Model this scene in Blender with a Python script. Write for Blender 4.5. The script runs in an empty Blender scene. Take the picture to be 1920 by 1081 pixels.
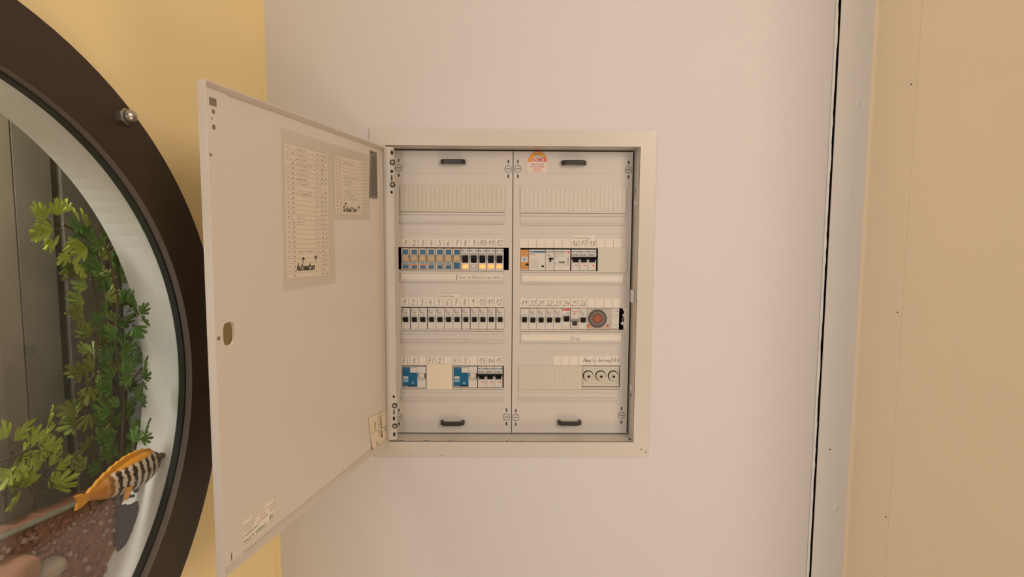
import bpy, bmesh, math, random
from mathutils import Vector, Matrix, noise
random.seed(7)
S = bpy.context.scene
COL = S.collection
PI = math.pi

# ------------------------------------------------------------------ camera
F_PX, PITCH, YAW, ROLL = 1075.2, 0.08585, 0.00952, 0.00564
CAM = Vector((-0.01178, -1.12453, 0.11368))
fw = Vector((math.sin(YAW)*math.cos(PITCH), math.cos(YAW)*math.cos(PITCH), -math.sin(PITCH)))
r0 = fw.cross(Vector((0, 0, 1))).normalized(); u0 = r0.cross(fw)
rt = r0*math.cos(ROLL)+u0*math.sin(ROLL); up = -r0*math.sin(ROLL)+u0*math.cos(ROLL)
cd = bpy.data.cameras.new('camera'); cam = bpy.data.objects.new('camera', cd); COL.objects.link(cam)
cd.sensor_width = 36; cd.lens = F_PX/1920*36; cd.clip_start = 0.01
cam.matrix_world = Matrix(((rt.x, up.x, -fw.x, CAM.x), (rt.y, up.y, -fw.y, CAM.y), (rt.z, up.z, -fw.z, CAM.z), (0, 0, 0, 1)))
S.camera = cam

# ------------------------------------------------------------------ world, lights, exposure
wd = bpy.data.worlds.new('world'); S.world = wd; wd.use_nodes = True
wd.node_tree.nodes['Background'].inputs[0].default_value = (1.0, 0.84, 0.72, 1)
wd.node_tree.nodes['Background'].inputs[1].default_value = 0.16
S.view_settings.view_transform = 'Standard'; S.view_settings.look = 'None'
S.view_settings.exposure = 0.0; S.view_settings.gamma = 1.0; S.view_settings.use_curve_mapping = False

def area(name, loc, target, size, power, color):
    l = bpy.data.lights.new(name, 'AREA'); l.energy = power; l.size = size; l.color = color
    o = bpy.data.objects.new(name, l); COL.objects.link(o); o.location = loc
    o.rotation_euler = (Vector(target)-Vector(loc)).to_track_quat('-Z', 'Y').to_euler()
    return o
area('room_light_cool', (-0.95, -2.4, 0.2), (0.4, 0, 0), 0.8, 16.5, (1.0, 0.94, 0.93))
area('floor_bounce_fill', (0.95, -1.45, -1.15), (-0.5, -0.2, 0.15), 0.7, 7, (1.0, 0.77, 0.55))  # unseen low fill standing in for warm bounce off the floor
area('yellow_wall_fill', (1.05, -1.9, 0.75), (-0.5, -0.2, 0.1), 0.7, 15.5, (1.0, 0.81, 0.63))  # unseen warm fill added to brighten the yellow wall
area('aquarium_light', (-0.6038, -0.5894, 0.345), (-0.60, -0.57, -0.3), 0.16, 3.6, (1.0, 0.95, 0.88))

# ------------------------------------------------------------------ materials
def lin(c): return tuple(((v/255)/12.92 if v/255 <= .04045 else ((v/255+.055)/1.055)**2.4) for v in c)
def mat(name, rgb, rough=.5, var=0.0, vscale=40, bump=0.0, bscale=300, metal=0.0, spec=.5, emit=None, estr=0.0, srgb=False):
    m = bpy.data.materials.new(name); m.use_nodes = True; nt = m.node_tree; b = nt.nodes['Principled BSDF']
    c = lin(rgb) if srgb else rgb
    b.inputs['Base Color'].default_value = (*c, 1); b.inputs['Roughness'].default_value = rough
    b.inputs['Metallic'].default_value = metal; b.inputs['Specular IOR Level'].default_value = spec
    if emit: b.inputs['Emission Color'].default_value = (*emit, 1); b.inputs['Emission Strength'].default_value = estr
    if var or bump: tc = nt.nodes.new('ShaderNodeTexCoord')
    if var:
        n = nt.nodes.new('ShaderNodeTexNoise'); n.inputs['Scale'].default_value = vscale; n.inputs['Detail'].default_value = 4
        nt.links.new(tc.outputs['Object'], n.inputs['Vector'])
        mx = nt.nodes.new('ShaderNodeMix'); mx.data_type = 'RGBA'
        mx.inputs['A'].default_value = (*[v*(1-var) for v in c], 1); mx.inputs['B'].default_value = (*[min(1, v*(1+var)) for v in c], 1)
        nt.links.new(n.outputs['Fac'], mx.inputs['Factor']); nt.links.new(mx.outputs['Result'], b.inputs['Base Color'])
    if bump:
        n = nt.nodes.new('ShaderNodeTexNoise'); n.inputs['Scale'].default_value = bscale; n.inputs['Detail'].default_value = 3
        nt.links.new(tc.outputs['Object'], n.inputs['Vector'])
        bp = nt.nodes.new('ShaderNodeBump'); bp.inputs['Strength'].default_value = bump; bp.inputs['Distance'].default_value = .002
        nt.links.new(n.outputs['Fac'], bp.inputs['Height']); nt.links.new(bp.outputs['Normal'], b.inputs['Normal'])
    return m
M = {}
M['wall'] = mat('wall_paint', (.71, .69, .685), .85, .015, 6, .06, 260, spec=.2)
M['yellow'] = mat('yellow_paint', (.97, .80, .44), .8, .02, 8, .05, 260, spec=.2)
M['grey_strip'] = mat('grey_board_paint', (.79, .775, .755), .7, .02, 9, .05, 200, spec=.25)
M['cream'] = mat('cream_board_paint', (.93, .80, .60), .7, .02, 7, .04, 200, spec=.25)
M['plaster'] = mat('white_plaster', (.82, .82, .82), .9, .03, 60, .3, 400, spec=.1)
M['black'] = mat('gap_shade_black', (.006, .006, .006), .9, spec=.1)
M['floor'] = mat('floor_tile', (.30, .24, .19), .6, .1, 5)
M['ceil'] = mat('ceiling_paint', (.8, .78, .75), .9)
M['cab'] = mat('cabinet_grey_enamel', (.66, .615, .555), .32, .012, 10, .02, 500, spec=.5)
M['door'] = mat('door_grey_enamel', (.70, .63, .55), .30, .02, 6, .02, 400, spec=.5)
M['cover'] = mat('cover_grey_enamel', (.655, .610, .555), .38, .012, 12, .03, 700, spec=.45)
M['inside'] = mat('housing_shade', (.03, .028, .025), .8)  # near-black paints the shade inside the grey housing
M['dark'] = mat('charcoal_plastic', (.035, .033, .033), .35, .1, 80)
M['line'] = mat('dark_grey_line', (.22, .19, .15), .8)  # dark grey of thin lines, slots and punched marks
M['groove_shade'] = mat('groove_shade_grey', (.33, .29, .24), .8)
M['hole'] = mat('dark_hole_and_shade', (.02, .016, .012), .9)
M['steel'] = mat('zinc_steel', (.45, .42, .37), .35, metal=.9)
M['screwhead'] = mat('painted_screw_head', (.42, .38, .32), .5)
M['ivory'] = mat('ivory_blank', (.64, .60, .50), .45, .01, 30)
M['cover2'] = mat('light_blank', (.66, .625, .55), .45, .01, 30)
M['cream_blank'] = mat('cream_blank', (.80, .71, .56), .5, .01, 30)
M['paper'] = mat('label_paper', (.79, .73, .65), .85, .02, 60, spec=.1)
M['paper2'] = mat('yellowed_paper', (.76, .66, .50), .85, .03, 40, spec=.1)
M['list'] = mat('list_paper', (.84, .76, .635), .85, .02, 60, spec=.1)
M['film'] = None
M['ink'] = mat('black_ink', (.02, .018, .018), .7)
M['pen'] = mat('grey_pen', (.075, .062, .055), .7)
M['pencil'] = mat('pencil_grey', (.20, .17, .14), .8)
M['faint'] = mat('faint_print', (.54, .475, .39), .8)
M['mid'] = mat('mid_print', (.40, .35, .29), .8)
M['greyprint'] = mat('grey_print', (.30, .27, .24), .8)
M['dev'] = mat('device_white', (.70, .665, .61), .4, spec=.4)
M['dev2'] = mat('device_beige', (.66, .56, .44), .4, spec=.4)
M['toggle'] = mat('toggle_black', (.009, .008, .008), .55, spec=.2)
M['rocker'] = mat('rocker_beige', (.58, .45, .30), .35)
M['blue'] = mat('label_blue', (.004, .125, .27), .35)
M['blued'] = mat('label_dark_blue', (.012, .05, .10), .35)
M['bluel'] = mat('label_light_blue', (.25, .42, .56), .4)
M['navy'] = mat('label_navy', (.10, .11, .20), .4)
M['orangep'] = mat('print_orange', (.75, .22, .06), .5)
M['red'] = mat('print_red', (.62, .05, .05), .5)
M['orange'] = mat('device_orange', (.62, .30, .08), .45)
M['green'] = mat('print_green', (.05, .22, .06), .6)
M['dialg'] = mat('dial_grey', (.16, .12, .10), .5)
M['diald'] = mat('dial_dark', (.10, .085, .08), .5)
M['dialo'] = mat('dial_orange', (.46, .13, .05), .5)
M['dialr'] = mat('dial_red', (.30, .07, .03), .5)
M['amber'] = mat('amber_lens_lit', (.8, .42, .14), .3, emit=(1.0, .40, .09), estr=.62)
M['amberhot'] = mat('amber_lens_core', (.8, .5, .2), .3, emit=(1.0, .48, .13), estr=.75)
M['sticker_or'] = mat('sticker_orange', (.85, .40, .04), .6)
M['sticker_w'] = mat('sticker_pinkish', (.78, .66, .60), .6)
M['greystick'] = mat('sticker_grey', (.24, .205, .17), .5, .06, 200)
M['brown'] = mat('dark_brown_powder_coat', (.050, .033, .021), .55, .12, 900, .15, 1500, spec=.35)
M['lip'] = mat('brown_rim_lit', (.17, .14, .12), .55, .1, 900, .15, 1500, spec=.4)  # lighter copy of the ring's brown, light on the lip painted in
M['gasket'] = mat('rubber_gasket', (.035, .040, .034), .6)
M['tube'] = mat('white_sleeve', (.84, .84, .80), .5, .02, 8)
M['tank'] = mat('tank_backdrop', (.20, .205, .20), .6, .06, 4)
M['refl1'] = mat('reflection_tan', (.22, .185, .135), .7, .05, 9)
M['refl2'] = mat('reflection_taupe', (.165, .15, .115), .7, .05, 9)
M['refl3'] = mat('reflection_olive', (.145, .14, .11), .7, .05, 9)
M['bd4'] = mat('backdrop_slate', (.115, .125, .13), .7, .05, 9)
M['reflj'] = mat('reflection_line', (.05, .06, .05), .8)
M['glassedge'] = mat('glass_edge', (.15, .14, .10), .3)
M['leaf'] = [mat('leaf_green', (.055, .16, .018), .5, .3, 60), mat('leaf_lime', (.28, .36, .04), .5, .3, 60), mat('leaf_olive', (.16, .20, .035), .5, .3, 60)]
M['stem'] = mat('stem_brown', (.07, .05, .02), .6)
M['gravel'] = mat('red_gravel', (.20, .085, .045), .8, .5, 90, .6, 120)
M['bluegravel'] = mat('blue_gravel', (.008, .012, .026), .7, .5, 200, .5, 220)
M['stone'] = mat('pale_stone', (.30, .23, .16), .8, .3, 60, .3, 80)
M['orstone'] = mat('orange_stone', (.30, .14, .07), .8, .3, 60, .3, 80)
M['fin'] = mat('yellow_fin', (.70, .30, .02), .45, .25, 120)
M['snout'] = mat('brown_snout', (.10, .05, .03), .4)
M['eye'] = mat('eye_black', (.01, .01, .01), .1)

def glass_mat(name, tint=(1, 1, 1), f0=.045, rough=0.0, gl=1.0):
    m = bpy.data.materials.new(name); m.use_nodes = True; nt = m.node_tree; nt.nodes.clear()
    out = nt.nodes.new('ShaderNodeOutputMaterial'); mix = nt.nodes.new('ShaderNodeMixShader')
    tr = nt.nodes.new('ShaderNodeBsdfTransparent'); tr.inputs[0].default_value = (*tint, 1)
    g = nt.nodes.new('ShaderNodeBsdfGlossy'); g.inputs['Roughness'].default_value = rough; g.inputs[0].default_value = (gl, gl, gl, 1)
    lw = nt.nodes.new('ShaderNodeLayerWeight'); lw.inputs['Blend'].default_value = .5
    p = nt.nodes.new('ShaderNodeMath'); p.operation = 'POWER'; p.inputs[1].default_value = 5
    ma = nt.nodes.new('ShaderNodeMath'); ma.operation = 'MULTIPLY_ADD'; ma.inputs[1].default_value = 1-f0; ma.inputs[2].default_value = f0
    nt.links.new(lw.outputs['Facing'], p.inputs[0]); nt.links.new(p.outputs[0], ma.inputs[0])
    nt.links.new(ma.outputs[0], mix.inputs[0]); nt.links.new(tr.outputs[0], mix.inputs[1]); nt.links.new(g.outputs[0], mix.inputs[2])
    nt.links.new(mix.outputs[0], out.inputs[0]); return m
M['glass'] = glass_mat('porthole_glass', (.97, .98, .97), .045)
M['film'] = glass_mat('plastic_film', (.985, .98, .97), .02, .3, .6)
M['clear'] = glass_mat('clear_cover', (.95, .95, .95), .05, .05)

def stripe_mat():
    m = mat('striped_fish_skin', (.6, .5, .4), .4); nt = m.node_tree; b = nt.nodes['Principled BSDF']
    tc = nt.nodes.new('ShaderNodeTexCoord'); sp = nt.nodes.new('ShaderNodeSeparateXYZ'); nt.links.new(tc.outputs['Object'], sp.inputs[0])
    w = nt.nodes.new('ShaderNodeTexWave'); w.inputs['Scale'].default_value = 25; w.inputs['Distortion'].default_value = 2.2; w.inputs['Detail'].default_value = 1
    w.inputs['Detail Scale'].default_value = 8
    nt.links.new(tc.outputs['Object'], w.inputs['Vector'])
    r = nt.nodes.new('ShaderNodeValToRGB'); e = r.color_ramp.elements
    e[0].position = .44; e[0].color = (.012, .008, .006, 1); e[1].position = .60; e[1].color = (.55, .50, .42, 1)
    x = e.new(.75); x.color = (.62, .56, .48, 1); x = e.new(.52); x.color = (.35, .10, .04, 1)
    nt.links.new(w.outputs['Fac'], r.inputs[0])
    mr = nt.nodes.new('ShaderNodeMapRange'); mr.inputs['From Min'].default_value = .0135; mr.inputs['From Max'].default_value = .0170
    nt.links.new(sp.outputs['Z'], mr.inputs['Value'])
    mx = nt.nodes.new('ShaderNodeMix'); mx.data_type = 'RGBA'; mx.inputs['B'].default_value = (.66, .27, .02, 1)
    nt.links.new(mr.outputs[0], mx.inputs['Factor']); nt.links.new(r.outputs[0], mx.inputs['A'])
    hr = nt.nodes.new('ShaderNodeMapRange'); hr.inputs['From Min'].default_value = .112; hr.inputs['From Max'].default_value = .117; nt.links.new(sp.outputs['X'], hr.inputs['Value'])
    m2 = nt.nodes.new('ShaderNodeMix'); m2.data_type = 'RGBA'; m2.inputs['B'].default_value = (.016, .012, .01, 1)
    nt.links.new(hr.outputs[0], m2.inputs['Factor']); nt.links.new(mx.outputs['Result'], m2.inputs['A'])
    tr = nt.nodes.new('ShaderNodeMapRange'); tr.inputs['From Min'].default_value = .040; tr.inputs['From Max'].default_value = .022; nt.links.new(sp.outputs['X'], tr.inputs['Value'])
    m3 = nt.nodes.new('ShaderNodeMix'); m3.data_type = 'RGBA'; m3.inputs['B'].default_value = (.50, .20, .03, 1)
    nt.links.new(tr.outputs[0], m3.inputs['Factor']); nt.links.new(m2.outputs['Result'], m3.inputs['A']); nt.links.new(m3.outputs['Result'], b.inputs['Base Color'])
    m['hr'] = hr.name; m['tr'] = tr.name; m['mr'] = mr.name; m['wv'] = w.name
    return m
M['fish'] = stripe_mat()

# ------------------------------------------------------------------ builders
class MB:
    def __init__(s): s.v = []; s.f = []; s.m = []; s.mats = []
    def mi(s, m):
        if m not in s.mats: s.mats.append(m)
        return s.mats.index(m)
    def add(s, verts, faces, m):
        o = len(s.v); s.v += [tuple(p) for p in verts]; k = s.mi(m)
        for f in faces: s.f.append(tuple(i+o for i in f)); s.m.append(k)
        return s
    def box(s, x0, x1, y0, y1, z0, z1, m):
        v = [(x, y, z) for x in (x0, x1) for y in (y0, y1) for z in (z0, z1)]
        return s.add(v, [(0, 1, 3, 2), (4, 6, 7, 5), (0, 4, 5, 1), (2, 3, 7, 6), (0, 2, 6, 4), (1, 5, 7, 3)], m)
    def prism(s, poly, axis, a, b, m):
        # poly: 2-D points; axis 'x': (y,z) extruded in x; 'y': (x,z); 'z': (x,y)
        def P(p, t): return {'x': (t, p[0], p[1]), 'y': (p[0], t, p[1]), 'z': (p[0], p[1], t)}[axis]
        n = len(poly); v = [P(p, a) for p in poly]+[P(p, b) for p in poly]
        fs = [tuple(range(n)), tuple(range(2*n-1, n-1, -1))]+[(i, (i+1) % n, (i+1) % n+n, i+n) for i in range(n)]
        return s.add(v, fs, m)
    def quad(s, p, m): return s.add(p, [(0, 1, 2, 3)], m)
    def disc(s, cx, cz, y0, y1, r, m, n=20, rx=None):
        rx = rx or r
        return s.prism([(cx+rx*math.cos(2*PI*i/n), cz+r*math.sin(2*PI*i/n)) for i in range(n)], 'y', y0, y1, m)
    def annulus(s, cx, cz, y0, y1, ri, ro, m, n=64, inner=None, a0=0, a1=2*PI):
        full = abs(a1-a0-2*PI) < 1e-6; k = n if full else n+1
        A = [a0+(a1-a0)*i/n for i in range(k)]
        rings = [(ro, y0), (ri, y0), (ri, y1), (ro, y1)]
        o = len(s.v)
        for r, y in rings: s.v += [(cx+r*math.cos(a), y, cz+r*math.sin(a)) for a in A]
        for j in range(4):
            q = s.mi(inner if (j == 1 and inner) else m)
            for i in range(n):
                i2 = (i+1) % k
                s.f.append((o+j*k+i, o+j*k+i2, o+((j+1) % 4)*k+i2, o+((j+1) % 4)*k+i)); s.m.append(q)
        return s
    def strokes(s, lines, fn, w, m):
        # lines: 2-D polylines; fn maps (u,v)->3-D; w: ribbon width in u,v units
        for L in lines:
            for a, b in zip(L[:-1], L[1:]):
                d = Vector((b[0]-a[0], b[1]-a[1]))
                if d.length < 1e-9: continue
                d.normalize(); t = Vector((-d.y, d.x))*w/2; e = d*w*.3
                A = Vector(a)-e; B = Vector(b)+e
                s.quad([fn(*(A+t)), fn(*(A-t)), fn(*(B-t)), fn(*(B+t))], m)
        return s
    def tube(s, pts, radii, m, n=8):
        P = [Vector(p) for p in pts]; o = len(s.v); k = s.mi(m)
        for i, p in enumerate(P):
            d = (P[min(i+1, len(P)-1)]-P[max(i-1, 0)]).normalized()
            a = d.orthogonal().normalized(); b = d.cross(a); r = radii[i] if hasattr(radii, '__len__') else radii
            s.v += [tuple(p+a*r*math.cos(2*PI*j/n)+b*r*math.sin(2*PI*j/n)) for j in range(n)]
        for i in range(len(P)-1):
            for j in range(n):
                s.f.append((o+i*n+j, o+i*n+(j+1) % n, o+(i+1)*n+(j+1) % n, o+(i+1)*n+j)); s.m.append(k)
        s.f.append(tuple(o+j for j in range(n))[::-1]); s.m.append(k)
        s.f.append(tuple(o+(len(P)-1)*n+j for j in range(n))); s.m.append(k)
        return s
    def mesh(s, name, fixn=True):
        me = bpy.data.meshes.new(name); me.from_pydata(s.v, [], s.f)
        for m in s.mats: me.materials.append(m)
        me.polygons.foreach_set('material_index', s.m); me.update()
        if fixn:
            bm = bmesh.new(); bm.from_mesh(me); bmesh.ops.recalc_face_normals(bm, faces=bm.faces); bm.to_mesh(me); bm.free()
        return me
    def build(s, name, parent=None, bevel=0, smooth=False, fixn=True):
        o = bpy.data.objects.new(name, s.mesh(name, fixn)); COL.objects.link(o)
        if parent: o.parent = parent; o.matrix_parent_inverse = Matrix()
        if smooth: o.data.polygons.foreach_set('use_smooth', [True]*len(o.data.polygons))
        if bevel:
            b = o.modifiers.new('bevel', 'BEVEL'); b.width = bevel; b.segments = 2; b.limit_method = 'ANGLE'; b.angle_limit = math.radians(40)
        return o
def empty(name, label, cat, loc=(0, 0, 0), group=None, mw=None):
    o = bpy.data.objects.new(name, None); COL.objects.link(o); o.empty_display_size = .02
    if mw is not None: o.matrix_world = mw
    else: o.location = loc
    tag(o, label, cat, group); return o
def tag(o, label, cat, group=None, kind=None):
    o['label'] = label; o['category'] = cat
    if group: o['group'] = group
    if kind: o['kind'] = kind
    return o
def struct(o): o['kind'] = 'structure'; return o

def plate_hole(mb, rect, outline, y0, y1, m, conv=lambda x, y, z: (x, y, z)):
    # rectangle (x0,x1,z0,z1) with a closed hole outline, thickness y0..y1
    x0, x1, z0, z1 = rect
    cx = sum(p[0] for p in outline)/len(outline); cz = sum(p[1] for p in outline)/len(outline)
    pts = sorted(outline, key=lambda p: math.atan2(p[1]-cz, p[0]-cx))
    def proj(p):
        dx, dz = p[0]-cx, p[1]-cz; t = 1e9
        if dx > 1e-12: t = min(t, (x1-cx)/dx)
        if dx < -1e-12: t = min(t, (x0-cx)/dx)
        if dz > 1e-12: t = min(t, (z1-cz)/dz)
        if dz < -1e-12: t = min(t, (z0-cz)/dz)
        return (cx+dx*t, cz+dz*t)
    n = len(pts); out = [proj(p) for p in pts]
    corners = [(x0, z0), (x1, z0), (x1, z1), (x0, z1)]
    V = []; Fc = []
    def vid(p, y): V.append(conv(p[0], y, p[1])); return len(V)-1
    I0 = [vid(p, y0) for p in pts]; I1 = [vid(p, y1) for p in pts]; O0 = [vid(p, y0) for p in out]; O1 = [vid(p, y1) for p in out]
    for i in range(n):
        j = (i+1) % n
        Fc.append((I0[i], I1[i], I1[j], I0[j]))
        a = math.atan2(pts[i][1]-cz, pts[i][0]-cx); b = math.atan2(pts[j][1]-cz, pts[j][0]-cx)
        if j == 0: b += 2*PI
        mid = []
        for c in corners:
            q = math.atan2(c[1]-cz, c[0]-cx)
            for k in (0, 2*PI):
                if a+1e-6 < q+k < b-1e-6: mid.append((q+k, c))
        mid.sort()
        m0 = [vid(c, y0) for _, c in mid]; m1 = [vid(c, y1) for _, c in mid]
        Fc.append(tuple([I0[i], I0[j], O0[j]]+m0[::-1]+[O0[i]])); Fc.append(tuple([I1[j], I1[i], O1[i]]+m1+[O1[j]]))
        seq0 = [O0[i]]+m0+[O0[j]]; seq1 = [O1[i]]+m1+[O1[j]]
        for k in range(len(seq0)-1): Fc.append((seq0[k], seq0[k+1], seq1[k+1], seq1[k]))
    mb.add(V, Fc, m)
def grid_plate(mb, xs, zs, holes, y0, y1, m):
    # rectangles minus rectangular holes (x0,x1,z0,z1)
    xs = sorted(set(xs+[h[0] for h in holes]+[h[1] for h in holes])); zs = sorted(set(zs+[h[2] for h in holes]+[h[3] for h in holes]))
    solid = {}
    for i in range(len(xs)-1):
        for j in range(len(zs)-1):
            cx = (xs[i]+xs[i+1])/2; cz = (zs[j]+zs[j+1])/2
            solid[i, j] = not any(h[0] < cx < h[1] and h[2] < cz < h[3] for h in holes)
    for (i, j), ok in solid.items():
        if not ok: continue
        a, b, c, d = xs[i], xs[i+1], zs[j], zs[j+1]
        mb.quad([(a, y0, c), (b, y0, c), (b, y0, d), (a, y0, d)], m); mb.quad([(a, y1, c), (a, y1, d), (b, y1, d), (b, y1, c)], m)
        for di, dj, q in ((-1, 0, [(a, y0, c), (a, y0, d), (a, y1, d), (a, y1, c)]), (1, 0, [(b, y0, c), (b, y1, c), (b, y1, d), (b, y0, d)]),
                          (0, -1, [(a, y0, c), (a, y1, c), (b, y1, c), (b, y0, c)]), (0, 1, [(a, y0, d), (b, y0, d), (b, y1, d), (a, y1, d)])):
            if not solid.get((i+di, j+dj), False): mb.quad(q, m)

# text as flat geometry
_tc = {}
def font(text):
    if text in _tc: return _tc[text]
    c = bpy.data.curves.new('t', 'FONT'); c.body = text; c.size = 1; c.resolution_u = 2
    o = bpy.data.objects.new('t', c); COL.objects.link(o); dg = bpy.context.evaluated_depsgraph_get(); dg.update()
    me = bpy.data.meshes.new_from_object(o.evaluated_get(dg))
    v = [(p.co.x, p.co.y) for p in me.vertices]; f = [tuple(p.vertices) for p in me.polygons]
    w = max([p[0] for p in v]+[.001])
    bpy.data.objects.remove(o); bpy.data.curves.remove(c); bpy.data.meshes.remove(me)
    _tc[text] = (v, f, w); return _tc[text]
def put_text(mb, text, fn, u0, u1, v0, h, m, flip=False):
    v, f, w = font(text); k = (u1-u0)/w
    if flip: P = [fn(u1-x*k, v0+h-y*h/.73) for x, y in v]
    else: P = [fn(u0+x*k, v0+y*h/.73) for x, y in v]
    mb.add(P, f, m)
# hand-written glyphs: polylines in a box about .6 wide and 1 high
G = {
 '0': [[(.3, 1), (.08, .7), (.08, .3), (.28, 0), (.5, .3), (.52, .7), (.3, 1)]], '1': [[(.0, .35), (.38, 1), (.32, 0)]],
 '2': [[(.05, .8), (.25, 1), (.45, .85), (.4, .55), (.0, .02), (.55, .06)]], '3': [[(.06, .92), (.3, 1), (.46, .84), (.36, .62), (.18, .56), (.4, .48), (.48, .28), (.34, .04), (.0, .04)]],
 '4': [[(.26, 1), (.02, .36), (.55, .42)], [(.42, .72), (.34, 0)]], '5': [[(.5, 1), (.15, .95), (.1, .55), (.4, .55), (.42, .15), (.02, .02)]],
 '6': [[(.44, 1), (.18, .62), (.05, .22), (.18, 0), (.42, .10), (.40, .36), (.22, .44), (.08, .30)]], '7': [[(.02, .95), (.5, .98), (.2, 0)], [(.12, .5), (.45, .55)]],
 '8': [[(.4, .95), (.12, .85), (.2, .55), (.42, .3), (.3, 0), (.08, .15), (.25, .5), (.48, .8), (.38, .97)]], '9': [[(.44, .88), (.28, 1), (.1, .88), (.12, .62), (.32, .56), (.44, .88), (.40, .4), (.28, 0)]],
 'F': [[(.1, 0), (.15, 1), (.55, 1)], [(.12, .55), (.42, .58)]], 'I': [[(.25, 0), (.28, 1)]], 'A': [[(0, 0), (.28, 1), (.5, 0)], [(.1, .4), (.42, .4)]],
 'S': [[(.5, .9), (.25, 1), (.1, .75), (.42, .35), (.3, 0), (.02, .1)]], 'H': [[(.05, 0), (.12, 1)], [(.45, 0), (.5, 1)], [(.05, .5), (.5, .52)]], 'V': [[(0, 1), (.22, 0), (.5, 1)]],
 'D': [[(.08, 0), (.12, 1), (.45, .7), (.42, .2), (.05, 0)]], 'N': [[(.02, 0), (.1, 1), (.4, 0), (.5, 1)]],
 'a': [[(.42, .5), (.12, .45), (.08, .08), (.32, .05), (.42, .5), (.46, 0)]], 'b': [[(.1, 1), (.08, 0), (.35, .05), (.4, .4), (.1, .4)]], 'c': [[(.4, .5), (.12, .42), (.1, .08), (.4, .05)]],
 'd': [[(.42, .5), (.1, .4), (.1, .05), (.38, .05), (.46, 1)]], 'e': [[(.08, .25), (.4, .3), (.3, .52), (.08, .35), (.12, .03), (.42, .08)]], 'f': [[(.42, .95), (.25, .9), (.18, -.2)], [(.05, .5), (.4, .5)]],
 'g': [[(.42, .5), (.1, .42), (.15, .05), (.4, .15), (.42, .5), (.35, -.35), (.08, -.25)]], 'h': [[(.1, 1), (.06, 0), (.12, .4), (.34, .5), (.38, 0)]], 'i': [[(.2, .5), (.22, 0)], [(.22, .7), (.23, .78)]],
 'l': [[(.2, 1), (.16, .1), (.3, 0)]], 'm': [[(.04, 0), (.06, .5), (.22, .45), (.24, 0), (.28, .45), (.46, .45), (.5, 0)]], 'n': [[(.06, 0), (.08, .5), (.36, .45), (.4, 0)]],
 'o': [[(.25, .5), (.06, .25), (.22, 0), (.42, .25), (.25, .5)]], 'p': [[(.08, -.35), (.12, .5), (.42, .4), (.36, .05), (.1, .05)]], 'r': [[(.1, 0), (.12, .5), (.38, .48)]],
 's': [[(.4, .5), (.12, .4), (.38, .15), (.08, .02)]], 't': [[(.22, .9), (.2, .05), (.4, .02)], [(.04, .6), (.42, .62)]], 'u': [[(.06, .5), (.1, .05), (.34, .05), (.4, .5), (.42, 0)]],
 'v': [[(.05, .5), (.2, 0), (.42, .5)]], 'w': [[(.02, .5), (.12, 0), (.25, .4), (.36, 0), (.5, .5)]], 'z': [[(.06, .5), (.42, .5), (.05, 0), (.42, .02)]], '^': [[(.25, 0), (.25, 1)], [(.08, .7), (.25, 1), (.42, .7)]],
}
def write(text, adv=.58, jit=.03):
    out = []; x = 0
    for ch in text:
        for L in G.get(ch, []): out.append([(x+a+random.uniform(-jit, jit)+b*.12, b+random.uniform(-jit, jit)) for a, b in L])
        x += adv if ch != ' ' else .4
    return out, x
def put_hand(mb, text, fn, u0, u1, v0, v1, w, m, jit=.03, adv=.58):
    L, W = write(text, adv, jit); k = (u1-u0)/W; h = v1-v0
    mb.strokes([[(u0+x*k, v0+y*h) for x, y in l] for l in L], fn, w, m)

# pixel -> point on a real plane
def ray(px, py): return fw*F_PX + rt*(px-960) - up*(py-540.5)
def on_y(px, py, y):
    d = ray(px, py); t = (y-CAM.y)/d.y; p = CAM+d*t; return p.x, p.z

REC = .0427
def C(px, py): return on_y(px, py, REC)

# ------------------------------------------------------------------ room
FLOOR, CEIL = -1.45, 1.30
FW, FH, FR = .5521, .6457, .0311      # cabinet frame
OX, OZ = FW/2-FR, FH/2-FR             # half opening
XR, YR = .62085, -.11347              # pilaster corner
b = MB(); grid_plate(b, [-.62, XR-.0072], [FLOOR, CEIL], [(-OX-.004, OX+.004, -OZ-.004, OZ+.004)], 0, .16, M['wall']); struct(b.build('wall_back'))
# ragged plaster edge at the open joint
b = MB(); n = 260
for i in range(n):
    za = FLOOR+(CEIL-FLOOR)*i/n; zb = FLOOR+(CEIL-FLOOR)*(i+1)/n
    def e(z): return .0012*noise.noise(Vector((z*60, 1, 2)))+.0012*noise.noise(Vector((z*17, 5, 2)))
    x0 = XR-.0105; a, c = XR-.0062+e(za), XR-.0062+e(zb)
    b.add([(x0, -.0015, za), (a, -.0028, za), (a+.0004, .012, za), (x0, -.0015, zb), (c, -.0028, zb), (c+.0004, .012, zb)], [(0, 1, 4, 3), (1, 2, 5, 4)], M['plaster'])
o = struct(b.build('trim_1', fixn=False))
b = MB(); b.box(XR-.0012, XR, .0006, .10, FLOOR, CEIL, M['black']); b.box(XR-.0070, XR-.0012, .016, .020, FLOOR, CEIL, M['black']); struct(b.build('joint_shade'))  # black boxes added to paint the deep shade in the joint
def on_x(px, py, x):
    d = ray(px, py); t = (x-CAM.x)/d.x; p = CAM+d*t; return p.y, p.z
# grey facing board beside the joint, then the cream right wall coming towards the camera
XW = on_y(1616, 540.5, 0)[0]
b = MB(); b.box(XR, XW+.01, 0, .10, FLOOR, CEIL, M['grey_strip']); pil = struct(b.build('wall_right'))
ys = on_x(1694, 540, XW)[0]
b = MB(); b.box(XW, XW+.0125, ys+.0003, .002, FLOOR, CEIL, M['cream']); b.build('corner_profile', pil, bevel=.0004)
b = MB(); b.box(XW+.0003, XW+.0125, -.45, ys-.0003, FLOOR, CEIL, M['cream']); b.build('board', pil, bevel=.0004)
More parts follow.
